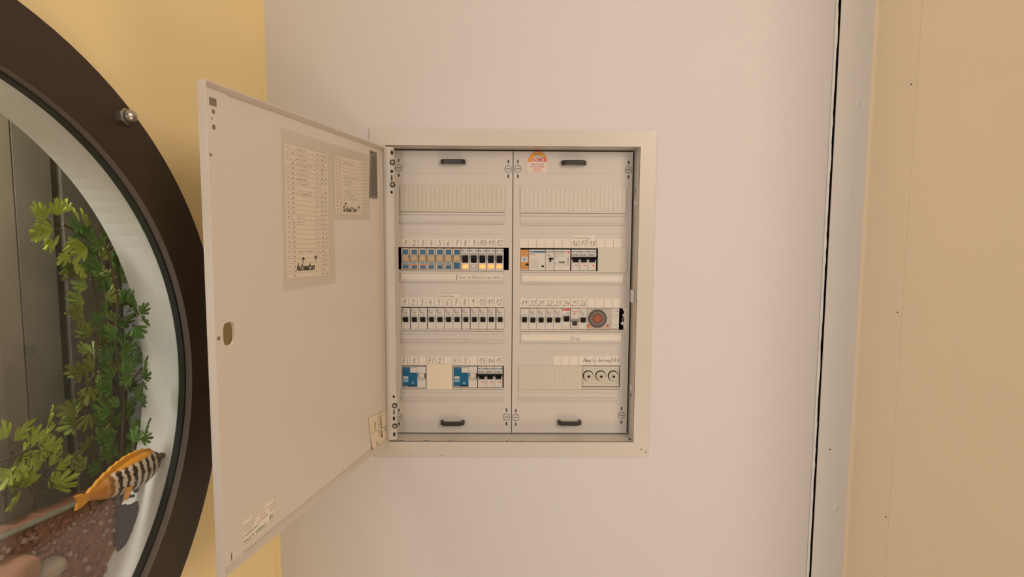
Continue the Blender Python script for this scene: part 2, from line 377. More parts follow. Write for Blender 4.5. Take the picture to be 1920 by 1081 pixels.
# soft caulk fillet in the corner
b = MB(); n = 6; R_ = .006
b.prism([(XW+.001, .001)]+[(XW-R_+R_*math.sin(PI/2*i/n), -R_+R_*math.cos(PI/2*i/n)) for i in range(n+1)], 'z', FLOOR, CEIL, M['cream']); b.build('caulk_bead', pil, smooth=False)
# filled screw heads on the grey board
for (px, py, rx, r) in ((1609, 193, .007, .009), (1594, 360, .009, .016), (1588, 583, .006, .008), (1567, 953, .008, .009)):
    x, z = on_y(px, py, 0); b = MB(); N = 18; V = [(x, -.0019, z)]; Fc = []
    for k, (q, h) in enumerate(((.6, .0016), (1, -.0006))):
        V += [(x+rx*q*math.cos(2*PI*i/N)*random.uniform(.85, 1.1), -h*random.uniform(.7, 1.1), z+r*q*math.sin(2*PI*i/N)*random.uniform(.85, 1.1)) for i in range(N)]
    for i in range(N):
        j = (i+1) % N; Fc += [(0, 1+i, 1+j), (1+i, 1+N+i, 1+N+j, 1+j)]
    b.add(V, Fc, M['grey_strip']); b.build('screw_filler', pil, smooth=True)
x, z = on_y(1556, 842, 0); b = MB(); b.disc(x, z, -.0005, .001, .0016, M['hole'], 8); b.build('nail_hole', pil)
for (px, py) in ((1709, 158), (1683, 585), (1661, 968)):
    y, z = on_x(px, py, XW); N = 10; b = MB(); b.prism([(y+.0017*math.cos(2*PI*i/N), z+.0013*math.sin(2*PI*i/N)) for i in range(N)], 'x', XW-.0004, XW+.001, M['hole']); b.build('nail_hole', pil)
# left yellow wall, splayed, with the porthole
XL, TH = -.4713, .105
e_ = Vector((math.sin(TH), math.cos(TH), 0)); n_ = Vector((math.cos(TH), -math.sin(TH), 0))
LW = Matrix(((e_.x, -n_.x, 0, XL), (e_.y, -n_.y, 0, 0), (e_.z, 0, 1, 0), (0, 0, 0, 1)))   # local x along wall, y into wall, z up
SC, ZC, RO, RI = -.6689, -.0677, .4266, .3558
def on_wall(px, py, depth):
    d = ray(px, py); p0 = Vector((XL, 0, 0))-n_*depth; t = (p0-CAM).dot(n_)/d.dot(n_); h = CAM+d*t
    return (h-p0).dot(e_), h.z
def circ(r, n=96): return [(SC+r*math.cos(2*PI*i/n), ZC+r*math.sin(2*PI*i/n)) for i in range(n)]
b = MB(); plate_hole(b, (-1.15, -.017, FLOOR, CEIL), circ(RI+.005), 0, .03, M['yellow'])
wl = b.build('wall_left'); wl.matrix_world = LW; struct(wl)
b = MB(); b.box(-.0162, .012, -.0012, .028, FLOOR, CEIL, M['yellow']); t = b.build('trim_3', bevel=.0008); t.matrix_world = LW; struct(t)
b = MB(); b.box(-2.6, 2.6, -3.2, .2, FLOOR-.05, FLOOR, M['floor']); struct(b.build('floor'))
b = MB(); b.box(-2.6, 2.6, -3.2, .2, CEIL, CEIL+.05, M['ceil']); struct(b.build('ceiling'))

# ------------------------------------------------------------------ porthole aquarium
aq = empty('aquarium', 'aquarium behind a round porthole with a dark brown ring in the yellow wall', 'aquarium', mw=LW)
b = MB(); b.annulus(SC, ZC, -.045, -.0350, RI, RO, M['brown'], 128, inner=M['lip']); b.annulus(SC, ZC, -.0349, 0, RI+.0045, RO, M['brown'], 128); b.build('porthole_ring', aq, bevel=.0012, smooth=False)
b = MB(); b.annulus(SC, ZC, -.0345, -.0255, RI-.0015, RI+.004, M['gasket'], 128); b.build('gasket', aq)
b = MB(); b.annulus(SC, ZC, -.0255, .030, RI, RI+.004, M['tube'], 128); b.build('sleeve', aq, smooth=False)
b = MB(); b.disc(SC, ZC, -.0340, -.0280, RI+.002, M['glass'], 128); g = b.build('pane', aq); g['label'] = 'clear glass pane of the porthole'
D1 = .135
b = MB()
b.box(SC-.46, SC+.46, D1+.012, D1+.018, ZC-.46, ZC+.46, M['tank']); b.box(SC+.455, SC+.46, .030, D1+.012, ZC-.46, ZC+.46, M['tank'])
b.box(SC-.46, SC-.455, .030, D1+.012, ZC-.46, ZC+.46, M['tank']); b.box(SC-.455, SC+.455, .030, D1+.012, ZC-.46, ZC-.455, M['tank']); b.box(SC-.455, SC+.455, .030, D1+.012, ZC+.455, ZC+.46, M['tank'])
bb = MB(); plate_hole(bb, (SC-.46, SC+.46, ZC-.46, ZC+.46), circ(RI+.004), .022, .030, M['tank'])
b.v2 = None; o = len(b.v); b.v += bb.v; b.f += [tuple(i+o for i in f) for f in bb.f]; b.m += bb.m
b.build('tank_shell', aq)
# made-up boards and dark lines that paint the reflections seen in the pane
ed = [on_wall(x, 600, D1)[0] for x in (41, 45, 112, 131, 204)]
for (x0, x1, y, mm) in ((SC-.45, ed[0], D1, 'refl1'), (ed[1], ed[2], D1, 'refl2'), (ed[3], ed[4], D1, 'refl3'), (ed[4]+.001, SC+.45, D1+.003, 'bd4')):
    q = MB(); q.box(x0, x1, y, y+.006, ZC-.45, ZC+.45, M[mm]); q.build('reflection_board', aq)
q = MB(); q.box(ed[0], ed[1], D1+.006, D1+.010, ZC-.45, ZC+.45, M['reflj']); q.box(ed[2], ed[3], D1+.006, D1+.010, ZC-.45, ZC+.45, M['reflj']); q.build('reflection_line', aq)
# dome nuts
def dome_nut():
    b = MB(); R = .0098
    b.prism([(R*math.cos(PI/3*i), R*math.sin(PI/3*i)) for i in range(6)], 'y', -.008, 0, M['steel'])
    N = 16; prof = [(.0088, -.008), (.0080, -.0095), (.0080, -.0125), (.0068, -.0160), (.0042, -.0185), (.0, -.0194)]
    V = []; Fc = []
    for r, y in prof[:-1]: V += [(r*math.cos(2*PI*i/N), y, r*math.sin(2*PI*i/N)) for i in range(N)]
    V.append((0, prof[-1][1], 0))
    for k in range(len(prof)-2):
        for i in range(N): Fc.append((k*N+i, k*N+(i+1) % N, (k+1)*N+(i+1) % N, (k+1)*N+i))
    for i in range(N): Fc.append(((len(prof)-2)*N+i, (len(prof)-2)*N+(i+1) % N, len(V)-1))
    b.add(V, Fc, M['steel']); return b
ns, nz = on_wall(228, 218, -.046)
ang0 = math.atan2(nz-ZC, ns-SC); rr = math.hypot(nz-ZC, ns-SC)
first = None
for k in range(6):
    a = ang0+k*PI/3
    if first is None: o = first = dome_nut().build('dome_nut', aq, bevel=.0006)
    else: o = first.copy(); COL.objects.link(o)
    o.location = (SC+rr*math.cos(a), -.0445, ZC+rr*math.sin(a)); o.rotation_euler = (0, .35, 0)

# plants ------------------------------------------------------------
def leaf_mesh(var, m):
    rnd = random.Random(var); b = MB(); lob = 5; V = [(0, 0, 0)]; up_ = []
    for i in range(lob):
        a0 = PI/2+(i-(lob-1)/2)*.42
        L = (1.0, .88, .66)[abs(i-2)]*rnd.uniform(.92, 1.05)
        for da, q in ((-.19, .52), (-.13, .90), (-.05, .84), (0, 1.0), (.06, .86), (.13, .92), (.19, .54)):
            up_.append((L*q*math.cos(a0+da), -.10*abs(math.cos(a0+da))*L*q+.05*rnd.uniform(-1, 1), L*q*math.sin(a0+da)))
    V += up_; n = len(up_)
    b.add(V, [(0, 1+i, 2+i) for i in range(n-1)], m)
    b.add([(-.03, 0, -.35), (.03, 0, -.35), (.02, 0, .02), (-.02, 0, .02)], [(0, 1, 2, 3)], M['stem'])
    return b.mesh('leaf', fixn=False)
LEAF = [[leaf_mesh(v*3+k, M['leaf'][k]) for v in range(3)] for k in range(3)]
def add_leaf(parent, s, y, z, ang, size, k):
    o = bpy.data.objects.new('leaf', random.choice(LEAF[k])); COL.objects.link(o); o.parent = parent
    o.location = (s, y, z); o.scale = (size,)*3
    o.rotation_euler = (random.uniform(-.5, .5), -ang+PI/2, 0) if False else (0, 0, 0)
    R = Matrix.Rotation(-(ang-PI/2), 4, 'Y') @ Matrix.Rotation(random.uniform(-.7, .7), 4, 'Z') @ Matrix.Rotation(random.uniform(-.35, .35), 4, 'X')
    o.rotation_euler = R.to_euler()
def plant(label, depth, stems, extra, step, size, k, group='plastic plants in the aquarium', seed=1, skip=0.0):
    rnd = random.Random(seed)
    p = empty('aquarium_plant', label, 'plant', mw=LW, group=None)
    b = MB()
    for st in stems:
        pts = [(*on_wall(x, y, depth),) for x, y in st]
        # resample
        P = [Vector((q[0], depth, q[1])) for q in pts]
        b.tube(P, [.0014]*len(P), M['stem'], 6)
        for A, B in zip(P[:-1], P[1:]):
            L = (B-A).length; n = max(1, int(L/step)); d = (B-A).normalized()
            for i in range(n):
                q = A.lerp(B, (i+.5)/n); base = math.atan2(d.z, d.x)
                for sgn in (-1, 1):
                    if rnd.random() < skip: continue
                    a = base+sgn*rnd.uniform(.6, 1.25); sz = size*rnd.uniform(.75, 1.2); off = size*rnd.uniform(.3, .9)
                    random.seed(rnd.random())
                    add_leaf(p, q.x+off*math.cos(a), depth+rnd.uniform(-.008, .014), q.z+off*math.sin(a), a, sz, k)
    for ex in extra:
        x, y, deg, sz = ex[:4]; dd = ex[4] if len(ex) > 4 else depth-.004
        s, z = on_wall(x, y, dd); add_leaf(p, s, dd, z, math.radians(deg), sz, k)
    b.build('stem', p); return p
plant('tall dark green fern-leaved plant along the right rim of the porthole', .035,
      [[(225, 925), (228, 840), (232, 760), (222, 690), (215, 620), (222, 560), (205, 480), (180, 420)], [(228, 830), (262, 800)], [(230, 735), (266, 690)], [(222, 600), (252, 588)]],
      [(266, 600, 0, .023, -.012), (262, 588, 45, .020, -.012), (268, 696, 42, .026, -.012), (266, 708, 8, .020, -.012), (268, 722, -15, .014, -.012), (264, 760, 25, .020, -.010), (270, 814, 30, .028, -.012), (264, 822, -12, .020, -.012), (250, 830, 60, .024, -.008), (252, 610, -60, .024, -.008), (248, 705, 200, .022, -.008)], .0115, .026, 0, seed=3)
plant('lime green sprig reaching left near the top of the aquarium plants', .045,
      [[(190, 470), (165, 448), (140, 432), (118, 420)]],
      [(108, 404, 100, .024), (88, 410, 140, .026), (78, 402, 120, .02), (100, 430, 190, .03), (78, 432, 185, .026), (112, 440, 240, .02), (140, 480, 270, .024), (150, 495, 300, .024), (128, 475, 230, .02), (125, 398, 80, .02)], .018, .026, 1, seed=5)
plant('yellowish green drooping plant left of the tall dark green one', .06,
      [[(178, 900), (176, 830), (172, 760), (178, 690), (184, 620), (180, 560), (170, 500)], [(176, 800), (160, 770)], [(180, 700), (160, 720)]],
      [(168, 775, 250, .028), (160, 745, 200, .028), (190, 770, 290, .026), (155, 700, 180, .024)], .0135, .027, 2, seed=8)
plant('lime green plant in the lower left of the porthole', .05,
      [[(-20, 870), (20, 858), (62, 838), (78, 832)], [(60, 960), (70, 900), (90, 880)], [(10, 960), (14, 900), (18, 850)]],
      [(70, 836, 25, .036), (84, 842, 10, .026), (92, 874, 60, .030), (104, 880, 30, .026), (60, 858, -60, .024), (94, 900, -20, .024), (40, 866, 250, .026), (22, 880, 200, .028), (40, 918, 200, .03), (14, 820, 120, .028)], .020, .030, 1, seed=11)
# gravel ------------------------------------------------------------
def inside(s, r=RI-.004): 
    d = r*r-(s-SC)**2
    return ZC-math.sqrt(d) if d > 0 else None
def bed(label, px_line, s0, s1, y0, y1, m, name, rough=.003, nx=60):
    A = on_wall(*px_line[0], y0); B = on_wall(*px_line[1], y0)
    b = MB(); V = []; Fc = []; rows = 9
    cols = []
    for i in range(nx+1):
        s = s0+(s1-s0)*i/nx; lo = inside(s)
        if lo is None: continue
        zt = A[1]+(B[1]-A[1])*(s-A[0])/(B[0]-A[0])+rough*noise.noise(Vector((s*70, 1, 0)))
        zt = max(zt, lo+.002)
        col = [(s, y0+.004*noise.noise(Vector((s*60, lo*40+(zt-lo)*j/5*60, 3))), lo+(zt-lo)*j/5) for j in range(6)]
        col += [(s, y0+(y1-y0)*j/4, zt+.02*j/4*0+rough*1.5*noise.noise(Vector((s*50, j*3., 5)))) for j in range(1, 5)]
        cols.append(col)
    for c in cols: V += c
    k = len(cols[0])
    for i in range(len(cols)-1):
        for j in range(k-1): Fc.append((i*k+j, (i+1)*k+j, (i+1)*k+j+1, i*k+j+1))
    b.add(V, Fc, m); o = b.build(name, smooth=True); o.matrix_world = LW
    tag(o, label, 'gravel', kind='stuff'); return cols
bed('reddish brown gravel bed at the bottom of the aquarium', ((0, 1012), (290, 880)), -1.0, -.385, .012, .045, M['gravel'], 'gravel_bed')
b = MB()
for i in range(760):
    x = random.uniform(-10, 262) if i < 420 else random.uniform(-420, 0); y = random.uniform(900, 1095) if i < 420 else random.uniform(1040, 1500)
    yl = 1012-(x/290)*132
    if y < yl+6: continue
    s, z = on_wall(x, y, .010); lo = inside(s)
    if lo is None or z < lo+.004: continue
    if x > 212+(y-950)*.02: mm = M['bluegravel']
    else: mm = random.choice((M['gravel'], M['gravel'], M['gravel'], M['stone']))
    r = random.uniform(.002, .0042)
    V = []; Fc = []; N = 6
    V.append((s, .010, z+r))
    for q in (.45, -.45): V += [(s+r*.9*math.cos(2*PI*j/N+q), .010+r*.9*math.sin(2*PI*j/N+q), z+r*q*random.uniform(.8, 1.2)) for j in range(N)]
    V.append((s, .010, z-r))
    for j in range(N):
        j2 = (j+1) % N; Fc += [(0, 1+j, 1+j2), (1+j, 1+N+j, 1+N+j2, 1+j2), (1+N+j, 13, 1+N+j2)]
    b.add(V, Fc, mm)
o = b.build('pebbles', smooth=True); o.matrix_world = LW; tag(o, 'small pebbles pressed against the porthole glass at the front of the gravel', 'pebbles', kind='stuff')
b = MB(); V = []; Fc = []
P = [(222, 950), (262, 938), (262, 960), (250, 1000), (236, 1030), (222, 1034), (218, 1000)]
q = [on_wall(x, y, .006) for x, y in P]
cs_, cz_ = sum(p[0] for p in q)/len(q), sum(p[1] for p in q)/len(q)
n = 40; rim = []
for i in range(n):
    t = i/n*len(q); k = int(t); fr = t-k; A, B = q[k], q[(k+1) % len(q)]
    x_, z_ = A[0]+(B[0]-A[0])*fr, A[1]+(B[1]-A[1])*fr; g_ = 1+.10*noise.noise(Vector((x_*260, z_*260, 3)))
    rim.append((cs_+(x_-cs_)*g_, cz_+(z_-cz_)*g_))
V = [(cs_, .001, cz_)]
for fr in (.35, .7, 1.0):
    V += [(cs_+(p[0]-cs_)*fr, .0015+.006*fr**4+.0016*noise.noise(Vector((p[0]*500, p[1]*500, fr*9))), cz_+(p[1]-cz_)*fr) for p in rim]
Fc = [(0, 1+i, 1+(i+1) % n) for i in range(n)]
for k in range(2): Fc += [(1+k*n+i, 1+k*n+n+i, 1+k*n+n+(i+1) % n, 1+k*n+(i+1) % n) for i in range(n)]
b.add(V, Fc, M['bluegravel']); o = b.build('blue_gravel_patch', smooth=True); o.matrix_world = LW
tag(o, 'patch of dark blue gravel at the right end of the aquarium bed', 'gravel', kind='stuff')
def stone(label, px, py, r, m, sq=(1, .7, .7)):
    s, z = on_wall(px, py, .0); b = MB()
    bm = bmesh.new(); bmesh.ops.create_icosphere(bm, subdivisions=3, radius=r)
    for v in bm.verts:
        v.co *= 1+.25*noise.noise(v.co*40+Vector((px, 0, 0))); v.co.x *= sq[0]; v.co.y *= sq[1]; v.co.z *= sq[2]
    me = bpy.data.meshes.new('stone'); bm.to_mesh(me); bm.free(); me.materials.append(m)
    o = bpy.data.objects.new('stone', me); COL.objects.link(o); o.matrix_world = LW @ Matrix.Translation((s, .008, z))
    me.polygons.foreach_set('use_smooth', [True]*len(me.polygons)); tag(o, label, 'stone')
stone('rounded orange stone low at the left edge of the gravel', 25, 1085, .030, M['orstone'])
stone('pale stone right of the orange stone on the gravel', 108, 1066, .018, M['stone'])
# fish --------------------------------------------------------------
hd = on_wall(302, 857, -.012); tl = on_wall(158, 936, -.012)
L_ = math.hypot(hd[0]-tl[0], hd[1]-tl[1]); an = math.atan2(hd[1]-tl[1], hd[0]-tl[0])
fn_ = M['fish'].node_tree.nodes
for key, a_, b_ in (('hr', .875, .905), ('tr', .34, .20)):
    q = fn_[M['fish'][key]]; q.inputs['From Min'].default_value = a_*L_; q.inputs['From Max'].default_value = b_*L_
fn_[M['fish']['wv']].inputs['Scale'].default_value = 3.6/L_
fm = LW @ Matrix.Translation((tl[0], -.012, tl[1])) @ Matrix.Rotation(-an, 4, 'Y')
b = MB(); g0 = on_wall(-10, 1016, .008); g1 = on_wall(288, 881, .008)
b.add([(g0[0], .006, g0[1]), (g1[0], .006, g1[1]), (g1[0], .006, g1[1]+.0018), (g0[0], .006, g0[1]+.0018), (g0[0], .016, g0[1]), (g1[0], .016, g1[1]), (g1[0], .016, g1[1]+.0018), (g0[0], .016, g0[1]+.0018)], [(0, 1, 2, 3), (4, 7, 6, 5), (0, 4, 5, 1), (3, 2, 6, 7), (1, 5, 6, 2), (0, 3, 7, 4)], M['glassedge']); b.build('glass_ledge', aq)
fish = empty('toy_fish', 'orange and black striped fish resting on the gravel with its head at the porthole rim', 'fish', mw=fm)
b = MB(); N = 16; prof = [(0, .003), (.08, .006), (.2, .0125), (.38, .0190), (.55, .0225), (.72, .0225), (.85, .0185), (.94, .011), (.985, .005), (1.0, .001)]
V = []; Fc = []
for u, h in prof: V += [(u*L_, h*.55*math.cos(2*PI*i/N), h*math.sin(2*PI*i/N)) for i in range(N)]
for k in range(len(prof)-1):
    for i in range(N): Fc.append((k*N+i, k*N+(i+1) % N, (k+1)*N+(i+1) % N, (k+1)*N+i))
Fc += [tuple(range(N)), tuple(range((len(prof)-1)*N, len(prof)*N))]
b.add(V, Fc, M['fish']); b.build('body', fish, smooth=True)
b = MB(); top = []; bot = []
for i in range(21):
    u = .04+.84*i/20; h = 0
    for (a, ha), (c, hc) in zip(prof[:-1], prof[1:]):
        if a <= u <= c: h = ha+(hc-ha)*(u-a)/(c-a)
    bot.append((u*L_, h*.7)); top.append((u*L_-.002, h+.0015+.003*math.sin(PI*i/20)+(.0015 if i % 2 else 0)))
b.prism(bot+top[::-1], 'y', -.002, .002, M['fin']); b.build('dorsal_fin', fish, bevel=.0006)
b = MB(); b.prism([(.008, .003), (-.004, .009), (-.013, .010), (-.010, .001), (-.014, -.007), (-.005, -.007), (.008, -.003)], 'y', -.0015, .0015, M['fin']); b.build('tail_fin', fish, bevel=.0006)
b = MB(); b.prism([(.48*L_, -.010), (.40*L_, -.024), (.34*L_, -.022), (.40*L_, -.008)], 'y', -.012, -.0105, M['fin']); b.build('side_fin', fish, bevel=.0004)
def blob(name, par, p, r, m, sc=(1, 1, 1)):
    bm = bmesh.new(); bmesh.ops.create_uvsphere(bm, u_segments=14, v_segments=9, radius=r)
    for v in bm.verts: v.co = Vector((v.co.x*sc[0], v.co.y*sc[1], v.co.z*sc[2]))+Vector(p)
    me = bpy.data.meshes.new(name); bm.to_mesh(me); bm.free(); me.materials.append(m); me.polygons.foreach_set('use_smooth', [True]*len(me.polygons))
    o = bpy.data.objects.new(name, me); COL.objects.link(o); o.parent = par; return o
blob('eye', fish, (.90*L_, -.0062, .003), .0036, M['eye'])
blob('mouth', fish, (.995*L_, 0, .002), .006, M['snout'], (1.3, .8, .8))

# ------------------------------------------------------------------ cabinet
cab = empty('electrical_cabinet', 'flush-mounted grey electrical cabinet with its tall door swung open to the left', 'cabinet', loc=(0, 0, 0))
b = MB(); grid_plate(b, [-FW/2, FW/2], [-FH/2, FH/2], [(-OX, OX, -OZ, OZ)], -.0035, .0, M['cab']); b.build('frame', cab, bevel=.0012)
b = MB()
for (x0, x1, z0, z1) in ((-OX-.002, -OX, -OZ-.002, OZ+.002), (OX, OX+.002, -OZ-.002, OZ+.002), (-OX, OX, OZ, OZ+.002), (-OX, OX, -OZ-.002, -OZ)):
    b.box(x0, x1, -.003, .058, z0, z1, M['cab'])
b.build('jamb', cab)
b = MB()
for (x0, x1, z0, z1) in ((-OX-.002, -OX, -OZ-.002, OZ+.002), (OX, OX+.002, -OZ-.002, OZ+.002), (-OX, OX, OZ, OZ+.002), (-OX, OX, -OZ-.002, -OZ)):
    b.box(x0, x1, .058, .14, z0, z1, M['inside'])
b.box(-OX, OX, .138, .14, -OZ, OZ, M['inside']); b.build('housing', cab)
# chips and rust on the frame and the sill
b = MB()
def chip(px, py, w, h, y):
    x, z = on_y(px, py, y); N = 9
    b.prism([(x+w*math.cos(2*PI*i/N)*random.uniform(.5, 1.2), z+h*math.sin(2*PI*i/N)*random.uniform(.5, 1.2)) for i in range(N)], 'y', y-.0003, y+.0006, M['hole'])
for a in ((1202, 842, .0020, .0012), (1211, 847, .0022, .0010), (724, 829, .0012, .0006), (829, 853, .003, .0004), (770, 853.5, .002, .0003)): chip(*a, -.0035)
def chipz(px, py, w, d):
    dd = ray(px, py); t = (-OZ-CAM.z)/dd.z; p = CAM+dd*t; N = 8
    b.prism([(p.x+w*math.cos(2*PI*i/N)*random.uniform(.5, 1.2), p.y+d*math.sin(2*PI*i/N)*random.uniform(.5, 1.2)) for i in range(N)], 'z', -OZ-.0002, -OZ+.0004, M['hole'])
for a in ((752, 825.3, .004, .0012), (800, 825.5, .006, .0006), (845, 825.5, .003, .0006), (950, 825.3, .0022, .0016), (945, 821, .001, .001), (976, 825.5, .002, .0008), (1181, 823, .002, .006), (1165, 818, .0008, .001)): chipz(*a)
b.build('paint_chips', cab)
# fittings on the right jamb
def on_j(px, py): d = ray(px, py); t = (OX-CAM.x)/d.x; p = CAM+d*t; return p.y, p.z
y, z = on_j(1192, 381); b = MB(); N = 12
b.prism([(y+.014, z+.0075), (y-.006, z+.0075), (y-.006, z-.0075), (y+.014, z-.0075)] if False else [(.026+.013*math.cos(PI/2+PI*i/N)*-1*-1, z+.0072*math.sin(PI/2+PI*i/N)) for i in range(N+1)], 'x', OX-.0035, OX, M['dev'])
b.build('clip', cab, bevel=.0006)
b2 = MB()
y2, z2 = on_j(1188, 727); zc = on_y(1181, 727, .02)[1]
b2.prism([(.026+.013*math.cos(PI/2+PI*i/N), zc+.0072*math.sin(PI/2+PI*i/N)) for i in range(N+1)], 'x', OX-.0035, OX, M['dev']); b2.build('clip', cab, bevel=.0006)
zc = on_y(1187, 555, .02)[1]
b = MB(); b.box(OX-.006, OX, .014, .032, zc-.0135, zc+.0135, M['dev']); b.build('latch_block', cab, bevel=.0022)
for py, r in ((356, .0042), (742, .0038)):
    zc = on_y(1190, py, .02)[1]; b = MB(); N = 14
    b.prism([(.030+r*math.cos(2*PI*i/N), zc+r*math.sin(2*PI*i/N)) for i in range(N)], 'x', OX-.0004, OX+.001, M['hole'])
    b.prism([(.031+r*.6*math.cos(2*PI*i/N), zc+r*.6*math.sin(2*PI*i/N)) for i in range(N)], 'x', OX-.0012, OX, M['cab']); b.build('rivet', cab)

# ---- door
HX, HY, DZ, DW, DA, DH = -.24486, -.005, -.00138, .47773, 1.78265, .57782
dirn = Vector((math.cos(DA), -math.sin(DA), 0)); nI = Vector((math.sin(DA), math.cos(DA), 0))   # nI faces the room on the inner side
H0 = Vector((HX, HY, DZ))
def D(k, t, z): return H0+dirn*k+nI*t+Vector((0, 0, z))
def on_door(px, py, t):
    d = ray(px, py); p0 = H0+nI*t; q = CAM+d*((p0-CAM).dot(nI)/d.dot(nI)); return (q-p0).dot(dirn), q.z-DZ
T = .0105; SI = -.0088
def dbox(b, k0, k1, t0, t1, z0, z1, m):
    v = [D(k, t, z) for k in (k0, k1) for t in (t0, t1) for z in (z0, z1)]
    b.add(v, [(0, 1, 3, 2), (4, 6, 7, 5), (0, 4, 5, 1), (2, 3, 7, 6), (0, 2, 6, 4), (1, 5, 7, 3)], m)
hk, hz = on_door(427.5, 625.5, SI)
def oval(k, z, w, h, n=20): return [(k+w*math.copysign(abs(math.cos(a))**.55, math.cos(a)), z+h*math.copysign(abs(math.sin(a))**.8, math.sin(a))) for a in [2*PI*(i+.5)/n for i in range(n)]]
HOLE = oval(hk, hz, .0098, .0138)
HH = DH/2
b = MB(); plate_hole(b, (.003, DW, -HH, HH), HOLE, -T, SI, M['door'], conv=lambda x, y, z: D(x, y, z))
dbox(b, DW-.0014, DW, SI, 0, -HH, HH, M['door'])
dbox(b, .003, DW-.0014, SI, 0, HH-.0014, HH, M['door']); dbox(b, .003, DW-.0014, SI, 0, -HH, -HH+.0014, M['door'])
for sg, hgt in ((1, .006), (-1, .0055)):
    za, zb_ = sg*(HH-.0015), sg*(HH-hgt); V = [D(k, t, z) for k in (.003, DW-.0014) for t, z in ((SI, za), (-.0002, za), (-.0002, sg*(HH-.0022)), (SI+.0014, zb_), (SI, zb_))]
    b.add(V, [(0, 1, 2, 3, 4), (5, 9, 8, 7, 6)]+[(i, (i+1) % 5, (i+1) % 5+5, i+5) for i in range(5)], M['door'])
door = b.build('door', cab, bevel=.0004)
# stiffening strip along the free edge (with its punched holes)
b = MB(); plate_hole(b, (min(DW-.030, hk-.013), DW-.0014, -HH+.002, HH-.002), oval(hk, hz, .0104, .0145), SI, SI+.0016, M['door'], conv=lambda x, y, z: D(x, y, z))
b.build('edge_strip', door, bevel=.0004)
for (px, py, w, h, m) in ((399, 191, .0058, .0045, M['line']), (400, 209, .0025, .0025, M['line']), (397, 222, .0012, .001, M['line']), (401, 238, .0025, .003, M['line']), (395, 290, .002, .0018, M['line']), (410, 634, .0024, .0024, M['line']), (434, 1043, .001, .005, M['line'])):
    b = MB(); k, z = on_door(px, py, SI+.0016); q = [D(k+w*math.cos(2*PI*i/10)*1.1, SI+.0018, z+h*math.sin(2*PI*i/10)*1.1) for i in range(10)] if w < .005 else [D(k-w, SI+.0018, z-h), D(k+w, SI+.0018, z-h), D(k+w, SI+.0018, z+h), D(k-w, SI+.0018, z+h)]
    b.add(q, [tuple(range(len(q)))], m); b.build('punched_mark', door, fixn=False)

# outside latch
b = MB(); dbox(b, hk-.004, hk+.004, -T-.012, -T, hz-.034, hz-.020, M['dark']); b.build('latch', door, bevel=.0015)
# dent at the lower edge
k, z = on_door(620, 918, 0); b = MB(); dbox(b, k-.006, k+.006, -.002, .0006, -HH-.0012, -HH+.002, M['door']); b.build('dent', door, bevel=.0008)

def door_quad(c, t):     # four pixel corners TL TR BR BL -> (u,v) mapping on the door's inner sheet
    K = [on_door(x, y, SI) for x, y in c]
    def fn(u, v, dt=0):
        a = [K[0][i]+(K[1][i]-K[0][i])*u for i in (0, 1)]; e = [K[3][i]+(K[2][i]-K[3][i])*u for i in (0, 1)]
        return D(e[0]+(a[0]-e[0])*v, SI+t+dt, e[1]+(a[1]-e[1])*v)
    return fn
def sheet(b, fn, m, th, n=1):
    for i in range(n):
        a, c = i/n, (i+1)/n
        v = [fn(a, 0), fn(c, 0), fn(c, 1), fn(a, 1), fn(a, 0, -th), fn(c, 0, -th), fn(c, 1, -th), fn(a, 1, -th)]
        b.add(v, [(0, 1, 2, 3), (4, 7, 6, 5), (0, 4, 5, 1), (2, 6, 7, 3), (1, 5, 6, 2), (0, 3, 7, 4)], m)
def ink(fn, dt): return lambda u, v: fn(u, v, dt)
# list of breakers in a sleeve
fn = door_quad([(532, 268), (613, 290), (616, 515), (537, 522)], .0006); b = MB(); sheet(b, fn, M['list'], .0004)
f2 = ink(fn, .00025); rows = 27
for r in range(1, rows):
    v = r/rows; b.quad([f2(.02, v), f2(.98, v), f2(.98, v+.0022), f2(.02, v+.0022)], M['faint'])
for u in (.13, .68, .8, .9):
    b.quad([f2(u, .02), f2(u+.004, .02), f2(u+.004, .98), f2(u, .98)], M['faint'])
for r in range(rows):
    v = (r+.3)/rows
    for u, m in ((.05, M['faint']), (.16, M['mid']), (.72, M['faint']), (.84, M['mid']), (.93, M['mid'])):
        if random.random() < .85: b.quad([f2(u, v), f2(u+.035, v), f2(u+.035, v+.010), f2(u, v+.010)], m)
    if random.random() < .62 and r > 2:
        w = ''.join(random.choice('aeilmnorstu') for _ in range(random.randint(5, 11))); put_hand(b, w, f2, .24, .24+.035*len(w), v, v+.018, .004, M['faint'], .06)
put_hand(b, 'Automaten', f2, .22, .64, .055, .110, .014, M['ink'], .03)
for u, v in ((.36, .115), (.66, .125)): b.strokes([[(u, v), (u+.005, v+.035)], [(u-.025, v+.022), (u+.005, v+.038), (u+.035, v+.022)]], f2, .012, M['ink'])
b.build('breaker_list', door, fixn=False)
fn = door_quad([(525, 238), (621, 270), (629, 530), (531, 545)], .0013); b = MB(); sheet(b, fn, M['film'], .0003); b.build('plastic_sleeve', door)
fn = door_quad([(626, 291), (687, 304), (689, 403), (628, 401)], .0006); b = MB(); sheet(b, fn, M['list'], .0004)
f2 = ink(fn, .00025); rows = 16
for r in range(1, rows):
    v = r/rows; b.quad([f2(.02, v), f2(.98, v), f2(.98, v+.004), f2(.02, v+.004)], M['faint'])
for r in range(rows):
    v = (r+.3)/rows
    for u, m in ((.05, M['faint']), (.14, M['faint']), (.80, M['faint']), (.88, M['mid']), (.94, M['mid'])): b.quad([f2(u, v), f2(u+.035, v), f2(u+.035, v+.018), f2(u, v+.018)], m)
    if r > 2 and random.random() < .6:
        w = ''.join(random.choice('aeilmnorstu') for _ in range(random.randint(4, 9))); put_hand(b, w, f2, .26, .26+.05*len(w), v, v+.035, .006, M['faint'], .06)
